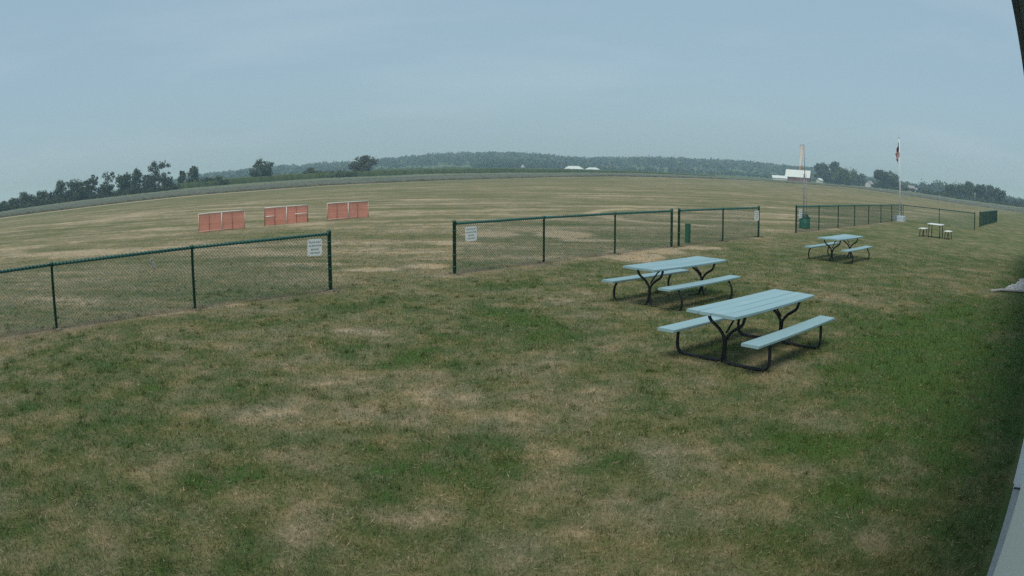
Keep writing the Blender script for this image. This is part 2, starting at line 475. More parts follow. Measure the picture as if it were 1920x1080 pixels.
DRY = [(-2.7, 6.9, 0.54, 0.29, 0.2, 0.8), (-2.5, 7.1, 0.3, 0.19, 0.19, 0.6), (-1.3, 8.3, 0.62, 0.5, 0.08, 0.7), (-0.7, 7.8, 0.46, 0.28, 0.05, 0.6), (-0.4, 6.9, 0.46, 0.22, 0.03, 0.6), (-2.5, 10.9, 0.58, 0.31, 0.07, 0.7), (-1.7, 11.0, 0.49, 0.38, 0.05, 0.6), (-2.9, 5.1, 0.31, 0.37, 0.33, 0.7), (-4.9, 6.2, 0.46, 0.2, 0.34, 0.5), (-3.8, 4.9, 0.29, 0.26, 0.39, 0.5), (-0.8, 4.8, 0.31, 0.16, 0.11, 0.5), (-1.4, 4.7, 0.24, 0.14, 0.2, 0.4), (0.3, 9.2, 0.46, 0.54, -0.02, 0.5), (-3.4, 18.2, 0.7, 0.4, -0.04, 2.6), (-2.1, 18.7, 0.5, 0.45, -0.03, 2.6), (-2.3, 14.9, 0.65, 0.82, 0, 0.6), (0.9, 13.4, 0.57, 0.33, -0.01, 0.7), (3.4, 21.0, 0.7, 1.35, 0.06, 2.8), (4.5, 22.5, 0.52, 0.78, 0.1, 2.4), (5.9, 23.5, 0.95, 0.52, 0.13, 2.4), (-0.8, 27.8, 1.0, 1.0, -0.03, 2.8), (1.9, 27.9, 0.9, 1.5, 0.06, 2.8), (-1.9, 24.6, .8, .5, -.05, 2.0), (2.6, 25.6, .9, .4, .06, 2.0), (2.5, 3.9, 0.11, 0.17, -0.38, 0.9), (-0.2, 11.7, 0.12, 0.17, 0, 0.6), (7.0, 13.8, 0.82, 0.73, -0.04, 0.5), (9.0, 15.2, 0.86, 0.94, 0, 0.4), (3.2, 6.4, 0.24, 0.2, -0.26, 0.6), (-1.3, 16.8, 0.36, 0.34, -0.01, 0.8), (-2.8, 3.8, 0.28, 0.22, 0.42, 0.5), (0.3, 7.8, 0.28, 0.2, -0.02, 0.4), (15.1, 33.8, 1.65, 0.81, 0.38, 0.8), (-4.3, 23.25, .75, .12, -.22, 1.1), (-3.5, 18.2, .7, .1, 0, 1.0), (-9.7, 34.3, .9, .3, .8, .8), (-4.4, 20.3, 1.0, .12, -.2, .8), (-.35, 41.6, .3, .4, 0, 1.2)]
PATH = [(7.4, 47.8), (5.4, 45.3), (4.4, 42.3), (4.76, 39.95), (5.21, 37.05), (5.99, 35.34), (7.69, 34.72), (8.95, 33.45)]
POSTS_A = [-7.45, -4.4, -1.35, 1.70, 4.78, 7.93]
POSTS_B = [11.28, 14.26, 17.24, 20.24]
POSTS_C = [20.68, 23.71, 26.76]
POSTS_D = [30.80, 33.86, 36.92, 39.98, 43.04, 46.10, 49.16, 52.2]
FENCE_V = -13.12

def turf(x, y):
    """dryness (0 lush .. 1 straw) and bareness of the turf at ground points"""
    d = np.hypot(x, y); s2 = math.sqrt(2)
    u = (x + y) / s2; v = (x - y) / s2
    lawn = np.clip((v + 14.5) / 3, 0, 1)
    n = (fbm(x, y, 2.2, 6, 1, .80) - .5) * .80 + (fbm(x, y, .45, 4, 9, .75) - .5) * 1.0
    base = .43 + n
    # mown field beyond the fence: drier, streaked along the mowing direction
    fs = (fbm(x * .16, y, 1.5, 5, 21, .62) - .5) * 1.15 + (fbm(x, y, 1.6, 4, 23, .7) - .5) * .55 + (fbm(x, y, 14, 3, 31) - .5) * .30
    field = .66 + fs * (1 - .35 * np.clip((d - 60) / 90, 0, 1)) + n * .25
    dry = base * lawn + field * (1 - lawn)
    # further out the field greens a little, then a straw margin at the crop
    de = d_edge(np.degrees(np.arctan2(x, y)))
    dry = dry - .13 * np.clip((d - de * .55) / (de * .25), 0, 1)
    dry = dry - .42 * np.clip((d - de - CROP_W + 10) / 30, 0, 1)
    lump = fbm(x, y, .55, 4, 55, .7)
    for bx, by, rx, ry, an, st in LUSH:
        c, s = math.cos(an), math.sin(an)
        dx, dy = x - bx, y - by
        q = ((dx * c + dy * s) / rx) ** 2 + ((-dx * s + dy * c) / ry) ** 2
        dry = dry - .36 * st * (.45 + 1.1 * lump) * np.exp(-q * .8)
    for bx, by, rx, ry, an, st in DRY:
        c, s = math.cos(an), math.sin(an)
        dx, dy = x - bx, y - by
        q = ((dx * c + dy * s) / rx) ** 2 + ((-dx * s + dy * c) / ry) ** 2
        dry = dry + .30 * st * (.35 + 1.3 * lump) * np.exp(-q * q * .6)
    # thin worn streaks scattered over the mown field
    if len(x) < 400000:
        r2 = np.random.default_rng(77)
        for k in range(75):
            bd = 19 + 60 * r2.random() ** 1.6; ba = R(r2.uniform(-43, 40)); rx = r2.uniform(.5, 1.7) * (bd / 30) ** .8; ry = rx * r2.uniform(.07, .16)
            bx, by = bd * math.sin(ba), bd * math.cos(ba); an = r2.uniform(-.12, .12) - ba * .35
            if (bx - by) / s2 > -14.2: continue
            c, s = math.cos(an), math.sin(an); dx, dy = x - bx, y - by
            q = ((dx * c + dy * s) / rx) ** 2 + ((-dx * s + dy * c) / ry) ** 2
            dry = dry + r2.uniform(.18, .5) * np.exp(-q) * (.4 + 1.2 * lump)
    # greener strip where the roof drips
    wd_ = np.interp(u, [3, 6, 8, 15, 18], [.8, .9, 2.7, 2.8, 1.3])
    dry = dry - .27 * np.clip((wd_ + .7 - np.abs(v)) / .9, 0, 1) * np.clip((u + 2) / 3, 0, 1)
    # worn strip under the fences
    fl = np.exp(-((v - FENCE_V + .02) / .45) ** 2) * ((u < 8.3) | ((u > 11) & (u < 27)) | ((u > 30.4) & (u < 53)))
    dry = dry + .24 * fl * np.clip(fbm(x, y, 1.6, 3, 43) * 2.4 - .5, 0, 1)
    bare = .55 * fl * np.clip((fbm(x, y, .8, 3, 41) - .50) * 5, 0, 1)
    ppos = [(a, FENCE_V) for L_ in (POSTS_A, POSTS_B, POSTS_C, POSTS_D) for a in L_]
    for pu, pv in ppos:
        q = ((u - pu) / .30) ** 2 + ((v - pv) / .26) ** 2
        bare = np.maximum(bare, .8 * np.exp(-q))
    # worn track to the gate
    pd = np.full(x.shape, 1e9)
    for (ax, ay), (bx, by) in zip(PATH[:-1], PATH[1:]):
        ex, ey = bx - ax, by - ay
        t = np.clip(((x - ax) * ex + (y - ay) * ey) / (ex * ex + ey * ey), 0, 1)
        pd = np.minimum(pd, np.hypot(x - ax - t * ex, y - ay - t * ey))
    dry = dry + .60 * np.exp(-(pd / .42) ** 2)
    # straw margin of the mown field next to the crop
    e = (de - d)
    dry = dry + .62 * np.clip(1.35 - np.abs(e - 6) / 7, 0, 1) * np.clip(fbm(x, y, 25, 2, 77) * 2.2 - .1, .25, 1)
    return np.clip(dry, -.15, 1.1), np.clip(bare, 0, 1)

def build_ground():
    az = np.concatenate([np.arange(-180, -62, 6.0), np.arange(-62, 62.01, .36), np.arange(66, 180, 6.0)])
    rr = [0.002]
    while rr[-1] < 3000:
        r_ = rr[-1]
        rr.append(r_ * (1.0125 if 2.5 < r_ < 170 else (1.03 if r_ < 420 else 1.05)) if r_ > 2.5 else max(r_ * 1.3, .02))
    rr = np.array(rr)
    A, D = np.meshgrid(np.radians(az), rr)
    x = (D * np.sin(A)).ravel(); y = (D * np.cos(A)).ravel()
    z = terrain(x, y)
    na, nr = len(az), len(rr)
    dry, bare = turf(x, y)
    verts = np.stack([x, y, z], -1)
    i = np.arange(nr - 1)[:, None]; j = np.arange(na)[None, :]
    jn = (j + 1) % na
    f = np.stack(np.broadcast_arrays(i * na + j, i * na + jn, (i + 1) * na + jn, (i + 1) * na + j), -1).reshape(-1, 4)
    f = f[:, ::-1]
    me = np_mesh('ground', verts, f, M_LAWN, {'dry': ('POINT', dry), 'bare': ('POINT', bare)}, True)
    o = bpy.data.objects.new('ground', me); link(o); o['kind'] = 'structure'
build_ground()

def build_grass():
    """short mown blades on the near lawn: one object"""
    n = 820000
    # density falls with distance
    uu = rng.random(n)
    d0, d1, p = 2.4, 36.0, .30
    d = (d0 ** p + uu * (d1 ** p - d0 ** p)) ** (1 / p)
    a = np.radians(rng.uniform(-86, 50, n))
    x = d * np.sin(a); y = d * np.cos(a)
    v = (x - y) / math.sqrt(2)
    keep = (v < -.05) & (rng.random(n) < np.clip((38 - d) / 22, 0, 1) * np.clip((np.degrees(a) + 86) / 30, 0, 1))
    x, y, d = x[keep], y[keep], d[keep]
    dry, bare = turf(x, y)
    keep = rng.random(len(x)) > bare * .9 + .12 * np.clip(dry - .6, 0, 1)
    x, y, d, dry, bare = x[keep], y[keep], d[keep], dry[keep], bare[keep]
    # weedy clumps and loose straw
    kc = rng.choice(len(x), 1500); kc = kc[d[kc] < 17]; per = 26
    cx = np.repeat(x[kc], per) + rng.normal(0, .035, len(kc) * per); cy = np.repeat(y[kc], per) + rng.normal(0, .035, len(kc) * per)
    pp = [W(a, FENCE_V + o) for a in POSTS_A + POSTS_B + POSTS_C for o in (-.12, .1, .16)] + [W(9.02 + e, -4.43 + f) for e in (-.8, .8) for f in (-.8, -.05, .7)] + [W(11.93 + e, -7.58 + f) for e in (-.85, .85) for f in (-.8, .05, .7)]
    for q in pp:
        cx = np.append(cx, q.x + rng.normal(0, .06, 22)); cy = np.append(cy, q.y + rng.normal(0, .06, 22))
    ks = rng.choice(len(x), 26000)
    nb = len(x); nc = len(cx); nstraw = len(ks)
    cd = np.append(np.repeat(dry[kc] - rng.uniform(.05, .40, len(kc)), per), np.full(22 * len(pp), .34))
    x = np.concatenate([x, cx, x[ks] + rng.normal(0, .05, nstraw)]); y = np.concatenate([y, cy, y[ks] + rng.normal(0, .05, nstraw)])
    d = np.hypot(x, y); dry = np.concatenate([dry, cd, np.full(nstraw, .62) + .3 * rng.random(nstraw)])
    bare = np.concatenate([bare, np.zeros(nc + nstraw)])
    n = len(x)
    tall = np.clip(.45 - dry, 0, .6)
    h = (.018 + .026 * rng.random(n) + .055 * tall * rng.random(n))
    h[nb:nb + nc] *= 1.5; h[nb + nc:] *= 1.5
    w = .0024 * (d / 4) ** .8 * rng.uniform(.7, 1.3, n)
    th = rng.uniform(0, 2 * PI, n)
    lean = rng.uniform(.1, 1.25, n); lean[nb + nc:] = rng.uniform(1.25, 1.5, nstraw)
    la = rng.uniform(0, 2 * PI, n)
    z = terrain(x, y); z[nb + nc:] += rng.uniform(.012, .03, nstraw)
    p0 = np.stack([x, y, z - .004], -1)
    side = np.stack([np.cos(th), np.sin(th), np.zeros(n)], -1) * w[:, None]
    tip = np.stack([np.cos(la) * np.sin(lean), np.sin(la) * np.sin(lean), np.cos(lean)], -1) * h[:, None] * 1.25
    verts = np.stack([p0 - side, p0 + side, p0 + tip], 1).reshape(-1, 3)
    f = np.arange(n * 3).reshape(-1, 3)
    rnd = np.repeat(rng.random(n), 3)
    me = np_mesh('grass', verts, f, M_BLADE, {'dry': ('POINT', np.repeat(dry, 3)), 'bare': ('POINT', np.repeat(bare * .3, 3)), 'rnd': ('POINT', rnd)})
    o = bpy.data.objects.new('grass', me); link(o)
    props(o, 'short patchy mown grass blades on the lawn by the picnic tables', 'grass', kind='stuff')
build_grass()

# ------------------------------------------------------------------ crops beyond the mown field
def crop_sheet(name, az0, az1, near, far, h, mat, label, cat, step_a=.18, rows=26, rough=.05):
    az = np.arange(az0, az1 + .001, step_a)
    dn = near(az); df = far(az)
    hh = h(az) if callable(h) else np.full(az.shape, h)
    V = []; T = []
    prof = [0.0] + list(np.linspace(0, 1, rows) ** 1.6) + [1.0]
    for k, t in enumerate(prof):
        d = dn + (df - dn) * t
        x = d * np.sin(np.radians(az)); y = d * np.cos(np.radians(az))
        z = terrain(x, y)
        if 0 < k < len(prof) - 1:
            z = z + hh * (1 + rough * rng.uniform(-2, 2, az.shape)) + hh * rough * 3 * (fbm(x, y, 18, 2, 3) - .5)
        else:
            z = z - .05
            d = d
        V.append(np.stack([x, y, z], -1)); T.append(rng.random(az.shape))
    V = np.array(V); na = len(az); nr = len(prof)
    i = np.arange(nr - 1)[:, None]; j = np.arange(na - 1)[None, :]
    f = np.stack(np.broadcast_arrays(i * na + j, i * na + j + 1, (i + 1) * na + j + 1, (i + 1) * na + j), -1).reshape(-1, 4)[:, ::-1]
    me = np_mesh(name, V.reshape(-1, 3), f, mat, {'tint': ('POINT', np.array(T).ravel())})
    o = bpy.data.objects.new(name, me); link(o)
    props(o, label, cat, kind='stuff')
crop_sheet('low_crop_field', -72, 72, lambda a: d_edge(a), lambda a: d_edge(a) + CROP_W * .52, CROP_H, M_CROP,
           'grey green low crop growing in a band beyond the mown field', 'crop field', rough=.16, rows=34)
crop_sheet('green_crop_strip', -72, 72, lambda a: d_edge(a) + CROP_W * .52, lambda a: d_edge(a) + CROP_W, CROP_H * .95, M_CROPG,
           'paler green strip of low crop along the far side of the grey one', 'crop field', rough=.16, rows=34)
crop_sheet('tall_crop_field', -26, 15.5, lambda a: d_edge(a) + CROP_W + 2, lambda a: d_edge(a) + CROP_W + 150,
           lambda a: np.clip(CAM_H + (d_edge(a) + CROP_W) * tand(tab(T_CORN, a)) - (CAM_H + (d_edge(a) + CROP_W) * tand(tab(T_TOP, a)) - CROP_H), .5, 2.6), M_CORN,
           'dark green tall crop strip in front of the wooded hills', 'crop field', rows=12)

# ------------------------------------------------------------------ foliage
def leaf_cloud(centres, radii, n, size, seed, squash=1.0):
    """n small leaf-clump quads spread through ellipsoid lobes; returns verts, faces, tint"""
    r = np.random.default_rng(seed)
    vol = np.prod(radii, 1) ** (2 / 3)
    idx = r.choice(len(centres), n, p=vol / vol.sum())
    dirv = r.normal(size=(n, 3)); dirv /= np.linalg.norm(dirv, axis=1)[:, None]
    rad = r.random(n) ** .38
    rad = rad * (1 + .22 * r.normal(size=n))
    p = centres[idx] + dirv * rad[:, None] * radii[idx]
    nrm = dirv + .75 * r.normal(size=(n, 3)); nrm[:, 2] += .3
    nrm /= np.linalg.norm(nrm, axis=1)[:, None]
    a = np.cross(nrm, r.normal(size=(n, 3))); a /= np.linalg.norm(a, axis=1)[:, None]
    b = np.cross(nrm, a)
    s = size * r.uniform(.55, 1.35, n)[:, None]
    q = np.stack([p - a * s - b * s * .6, p + a * s - b * s * .7, p + a * s * .8 + b * s * .7, p - a * s * .7 + b * s * .6], 1)
    lob = r.random(len(centres))[idx]
    tint = .35 * r.random(n) + .65 * lob
    return q.reshape(-1, 3), np.arange(n * 4).reshape(-1, 4), np.repeat(tint, 4)

def tree(az, d, height, width, kind, label, name='tree', cat='tree', group=None, mat=None, leaves=1900, seed=0, trunk=True, spread=1.36):
    p = polar(az, d); z0 = tz(p.x, p.y)
    t = empty(name, (p.x, p.y, z0), 0, label, cat, group)
    r = np.random.default_rng(seed + 100)
    cs = []; rs = []
    Wd = width / 2 * spread
    def dome(n, zlo, zhi, smin, smax, flat=1.0, taper=0.0, qmin=.25, zs=.75):
        # lobes sit unevenly through a dome; small outer ones break the outline
        for k in range(n):
            a = r.uniform(0, 2 * PI); zz = r.uniform(zlo, zhi)
            lim = math.sqrt(max(.08, 1 - ((zz - .48) / .56) ** 2)) * (1 - taper * zz)
            q = r.uniform(qmin, 1.0) * lim
            s = r.uniform(smin, smax)
            q = min(q, max(.05, 1.05 * lim - s * .8))
            cs.append((math.cos(a) * Wd * q, math.sin(a) * Wd * q * flat, height * zz))
            rs.append((Wd * s, Wd * s, min(Wd * s * zs, height * .24)))
    if kind == 'round':
        dome(30, .14, .90, .20, .42); dome(10, .4, .96, .12, .22)
        cs.append((0, 0, height * .48)); rs.append((Wd * .5, Wd * .5, height * .34))
    elif kind == 'open':
        dome(24, .34, .92, .18, .36); dome(8, .5, .96, .10, .19); dome(5, .10, .36, .2, .34)
    elif kind == 'tall':
        dome(26, .08, .84, .24, .44, 1, .40); dome(7, .6, .96, .10, .20, 1, .5)
        cs.append((0, 0, height * .45)); rs.append((Wd * .42, Wd * .42, height * .40))
    elif kind == 'willow':
        dome(28, .10, .86, .20, .36, zs=1.5)
        cs.append((0, 0, height * .42)); rs.append((Wd * .72, Wd * .72, height * .44))
    else:
        dome(20, .10, .80, .12, .28, .6, zs=1.2)
        cs.append((0, 0, height * .25)); rs.append((Wd * .8, Wd * .5, height * .3))
    cs = np.array(cs); rs = np.array(rs)
    size = max(.16, d * .00088)
    v, f, tint = leaf_cloud(cs, rs, int(leaves * 1.35), size, seed)
    v[:, 2] = np.maximum(v[:, 2], .05)
    # trim to height and width
    top = np.percentile(v[:, 2], 99.7); v[:, 2] *= height / top
    me = np_mesh('crown', v, f, mat or M_LEAF, {'tint': ('POINT', tint)})
    o = bpy.data.objects.new('crown', me); link(o, t)
    if trunk:
        m = MB(); rt = max(.12, height * .022)
        lean = Vector((r.uniform(-.04, .04), r.uniform(-.04, .04), 1))
        pts = [lean * (height * q) for q in (-.02, .1, .3, .5, .7)]
        m.tube(pts, [rt * 1.3, rt, rt * .8, rt * .55, rt * .25], 7)
        for c in cs[:7]:
            b0 = lean * (height * min(.45, c[2] / height * .6))
            m.tube([b0, (b0 + Vector(c)) / 2 + Vector((0, 0, -.04 * height)), Vector(c)], [rt * .45, rt * .3, rt * .1], 5)
        m.build('trunk', M_BARK, t)
    return t

def crop_back(az): return float(d_edge(np.array([az]))[0]) + CROP_W

G_LEFT = 'trees in the row beyond the crop on the left'
left_trees = [  # az, top elevation, angular width, kind, leaves, material, label
    (-42.3, .02, 1.25, 'round', 1700, M_LEAFD, 'low dark tree cut by the left edge of the photo'),
    (-41.2, .15, .9, 'round', 1200, M_LEAFD, 'small dark tree second from the left edge'),
    (-39.9, .52, 1.45, 'round', 2100, M_LEAFD, 'left one of two equal rounded low trees at the left end of the row'),
    (-38.5, .46, 1.35, 'round', 2100, M_LEAFD, 'right one of two equal rounded low trees at the left end of the row'),
    (-37.4, .30, .9, 'shrub', 1000, M_LEAFD, 'low dark shrub filling the dip left of the first tall green trees'),
    (-36.55, 1.06, 1.15, 'tall', 2100, M_LEAF, 'upright green tree at the left end of the tall broad clump'),
    (-35.3, 1.0, 1.75, 'round', 2600, M_LEAF, 'broad green tree in the tall clump left of the leaning dark tree'),
    (-34.3, .82, 1.0, 'round', 1500, M_LEAF, 'mid green tree squeezed between the broad tree and the leaning dark tree'),
    (-33.65, 1.22, 1.05, 'open', 900, M_LEAFD, 'thin dark tree with an open ragged top leaning over the row'),
    (-32.2, 1.32, 1.15, 'open', 950, M_LEAFD, 'thin dark tree standing alone above a gap in the row'),
    (-32.6, .22, 1.3, 'shrub', 900, M_LEAFD, 'low bush at the foot of the lone thin tree'),
    (-30.85, 1.1, 1.2, 'round', 2300, M_LEAF, 'flat topped leafy green tree right of the lone thin tree'),
    (-29.7, 1.38, 1.0, 'tall', 2000, M_LEAFD, 'dark pointed tree rising behind the flat topped green one'),
    (-28.6, .84, 1.1, 'round', 1900, M_LEAFD, 'rounded dark tree at the foot of the tallest tree'),
    (-27.75, 1.84, 1.75, 'open', 1500, M_LEAFD, 'tallest tree of the left row, dark with sky showing between its limbs'),
    (-26.95, .62, 1.2, 'shrub', 1300, M_LEAF, 'green bush just right of the tallest tree'),
    (-25.75, .92, .72, 'tall', 1300, M_LEAFD, 'narrow dark tree left of the spiky tree'),
    (-24.85, 1.18, 1.1, 'tall', 1900, M_LEAFD, 'dark tree with a spiky crown at the right end of the row'),
    (-23.3, .30, 2.2, 'shrub', 1700, M_LEAF, 'long low bush trailing off at the right end of the row'),
    (-19.1, 1.36, 1.6, 'open', 2300, M_LEAFD, 'single dark bushy tree standing alone beyond the crop'),
    (-15.3, .50, 1.2, 'round', 1400, M_LEAFD, 'small dark bushy tree at the left end of the hedge'),
    (-13.5, .24, 2.9, 'shrub', 2000, M_LEAF, 'long low green hedge left of the grey brown tree'),
    (-11.15, 1.28, 1.72, 'round', 2600, M_LEAFG, 'grey brown round tree standing at the end of the hedge'),
]
for i, (az, top, wd, kind, nl, mt, lab) in enumerate(left_trees):
    d = crop_back(az) + 6 + (i % 3) * 5
    p = polar(az, d); z0 = tz(p.x, p.y)
    h = CAM_H + d * math.tan(R(top)) - z0
    nm = 'shrub' if kind == 'shrub' else 'tree'
    tree(az, d, h, d * R(wd), kind, lab, nm, nm, G_LEFT if az < -23 else None, mt, nl, i)

right_trees = [
    (24.05, 1.38, 1.35, 'round', 2300, M_LEAFD, 600, 'round dark tree just right of the barn'),
    (25.15, 1.55, 1.05, 'round', 1900, M_LEAFD, 615, 'tallest dark tree behind the willow by the barn'),
    (24.65, .85, 1.3, 'round', 1700, M_LEAFD, 605, 'dark lower tree filling the gap between barn trees'),
    (25.95, 1.2, 2.0, 'willow', 3000, M_LEAFW, 560, 'broad green willow with drooping branches right of the barn'),
    (27.2, .84, 1.35, 'round', 1600, M_LEAFD, 640, 'hazy dark tree between the willow and the white farmhouse'),
    (29.15, 1.24, 1.25, 'round', 2300, M_LEAFD, 520, 'left half of the big dark tree clump beside the flagpole'),
    (29.95, 1.15, 1.5, 'round', 2600, M_LEAFD, 530, 'right half of the big dark tree clump behind the flagpole'),
    (30.9, .25, 1.1, 'shrub', 900, M_LEAFD, 520, 'low dark bush right of the big tree clump'),
    (33.15, .20, .9, 'round', 1000, M_LEAFD, 560, 'small dark tree left of the far right wood'),
    (35.35, .62, 1.2, 'round', 1900, M_LEAFD, 470, 'round dark tree at the left front of the far right wood'),
    (36.3, .68, 1.0, 'round', 1500, M_LEAF, 490, 'mid green tree in the far right wood, left of the utility pole'),
    (37.15, 1.02, 1.15, 'tall', 1900, M_LEAFD, 500, 'tall dark tree in the far right wood, left behind the utility pole'),
    (38.15, .92, 1.25, 'round', 2000, M_LEAFD, 480, 'dark tree just right of the utility pole in the far right wood'),
    (39.2, .90, 1.15, 'round', 1900, M_LEAFD, 470, 'rounded tree in the middle of the right end of the far wood'),
    (40.05, .80, 1.1, 'round', 1900, M_LEAFD, 465, 'dome shaped dark tree at the right end of the far wood'),
    (40.75, .02, .5, 'round', 700, M_LEAFD, 460, 'tiny dark tree just beyond the right end of the far wood'),
    (41.5, .0, .75, 'shrub', 800, M_LEAFD, 470, 'small dark bush left of the right edge of the photo'),
    (42.5, .22, 1.1, 'round', 1100, M_LEAFD, 640, 'hazy tree cut by the right edge of the photo'),
]
for i, (az, top, wd, kind, nl, mt, d, lab) in enumerate(right_trees):
    p = polar(az, d); z0 = tz(p.x, p.y)
    h = CAM_H + d * math.tan(R(top)) - z0
    nm = 'shrub' if kind == 'shrub' else 'tree'
    tree(az, d, h, d * R(wd), kind, lab, nm, nm, 'trees around the farm on the right', mt, nl, 40 + i, True, 1.16)

def forest(name, label, n, az0, az1, d0, d1, hfun, mat, per=60, leaf=1.5, seed=0, wide=.55):
    r = np.random.default_rng(seed)
    V = []; T = []
    az = r.uniform(az0, az1, n); d = d0 + (d1 - d0) * np.sqrt(r.random(n)) if d1 - d0 > 300 else r.uniform(d0, d1, n)
    x = d * np.sin(np.radians(az)); y = d * np.cos(np.radians(az)); z = terrain(x, y)
    H = hfun(az, d, z, r)
    for k in range(n):
        h = H[k]
        if h < 1.5: continue
        wd = h * wide * r.uniform(.7, 1.15)
        nl = 3
        cs = np.array([(0, 0, h * .62), (wd * .4 * r.normal(), wd * .4 * r.normal(), h * .5), (wd * .4 * r.normal(), wd * .4 * r.normal(), h * .42)])
        rs = np.array([(wd * .8, wd * .8, h * .36), (wd * .7, wd * .7, h * .3), (wd * .7, wd * .7, h * .36)])
        v, f, t = leaf_cloud(cs, rs, per, leaf * min(1, h / 8), seed * 7919 + k)
        V.append(v + np.array([x[k], y[k], z[k]])); T.append(t * .5 + .5 * r.random())
    V = np.vstack(V); T = np.concatenate(T)
    me = np_mesh(name, V, np.arange(len(V)).reshape(-1, 4), mat, {'tint': ('POINT', T)})
    o = bpy.data.objects.new(name, me); link(o)
    return props(o, label, 'woods', kind='stuff')

# woods that read as one mass
def thicket(name, label, az0, az1, dfun, hfun, n, per, leaf, mat, seed):
    r = np.random.default_rng(seed); V = []; T = []
    for k in range(n):
        az = az0 + (az1 - az0) * (k + r.uniform(0, 1)) / n
        d = dfun(az) + r.uniform(0, 14); p = polar(az, d); z = tz(p.x, p.y); h = hfun(az) * r.uniform(.55, 1.15)
        cs = np.array([(r.normal() * .9, r.normal() * .9, h * q) for q in (.25, .45, .62)]); w_ = r.uniform(1.3, 2.3)
        rs = np.array([(w_, w_, h * .33)] * 3)
        v, f, t = leaf_cloud(cs, rs, per, leaf, seed * 991 + k); v[:, 2] = np.maximum(v[:, 2], .02)
        V.append(v + np.array([p.x, p.y, z])); T.append(t * .5 + .4 * r.random())
    V = np.vstack(V)
    me = np_mesh(name, V, np.arange(len(V)).reshape(-1, 4), mat, {'tint': ('POINT', np.concatenate(T))})
    o = bpy.data.objects.new(name, me); link(o)
    props(o, label, 'thicket', kind='stuff')
thicket('field_edge_thicket', 'dense low undergrowth filling the foot of the left tree row', -43.5, -22.5, lambda a: crop_back(a) + 4,
        lambda a: float(np.interp(a, [-43, -38, -36, -33.5, -32.8, -31.8, -31, -28, -26.5, -24, -22.5], [3.0, 2.6, 4.4, 4.2, 2.6, 2.4, 4.2, 4.0, 3.2, 2.6, 1.4])), 120, 130, .24, M_LEAFD, 51)
thicket('field_edge_thicket', 'dark undergrowth along the foot of the far right trees', 28.3, 42.8, lambda a: 455 if a > 33 else 520,
        lambda a: 3.6, 90, 90, .34, M_LEAFD, 52)
forest('hill_woods', 'hazy blue green woods covering the long low hills on the horizon', 3000, -27, 31, 1000, 1560,
       lambda a, d, z, r: np.minimum(r.uniform(5, 18, len(a)), CAM_H + d * tand(tab(T_HILL, a)) - z + r.uniform(-3.5, 2.6, len(a))), M_FOREST, 44, 1.9, 1, .6)
forest('middle_woods', 'darker stand of woods in front of the centre of the hills', 90, -3.0, 4.2, 900, 990,
       lambda a, d, z, r: (CAM_H + d * tand(np.where(a < 1.9, .88, np.where(a < 2.3, .6, .72))) - z) * r.uniform(.72, 1.03, len(a)), M_LEAFD, 170, 1.1, 2, .42)
forest('hedgerow_woods', 'line of light green hedgerow trees along the foot of the hills', 190, 4.0, 20.5, 860, 960,
       lambda a, d, z, r: (CAM_H + d * tand(.42) - z) * r.uniform(.4, 1.0, len(a)), M_FOREST, 90, 1.1, 3, .6)
forest('left_hedgerow_woods', 'low green hedge line below the hills left of centre', 130, -24, -3.0, 800, 900,
       lambda a, d, z, r: (CAM_H + d * tand(.36) - z) * r.uniform(.4, 1.0, len(a)), M_FOREST, 70, 1.1, 4, .6)
T_WOODR = [(30.6, .45), (31.38, 0.60), (32.34, 0.733), (33.31, 0.734), (34.29, 0.902), (35.77, 0.93), (37.02, 1.05), (37.53, 1.1), (38.8, 1.0), (39.83, 0.85), (40.45, 0.6), (40.86, 0.30), (43, 0.34), (46, .34)]
forest('far_right_woods', 'hazy woods behind the dark trees at the far right', 170, 30.6, 46, 800, 960,
       lambda a, d, z, r: (CAM_H + d * tand(tab(T_WOODR, a)) - z) * r.uniform(.6, 1.02, len(a)), M_FOREST, 120, 1.3, 5, .5)
forest('farm_backing_woods', 'hazy hedge trees behind the barn and farmhouses', 70, 20.8, 31, 720, 800,
       lambda a, d, z, r: (CAM_H + d * tand(np.where(a > 25.5, .5, .3)) - z) * r.uniform(.5, 1.0, len(a)), M_FOREST, 90, 1.1, 6, .6)

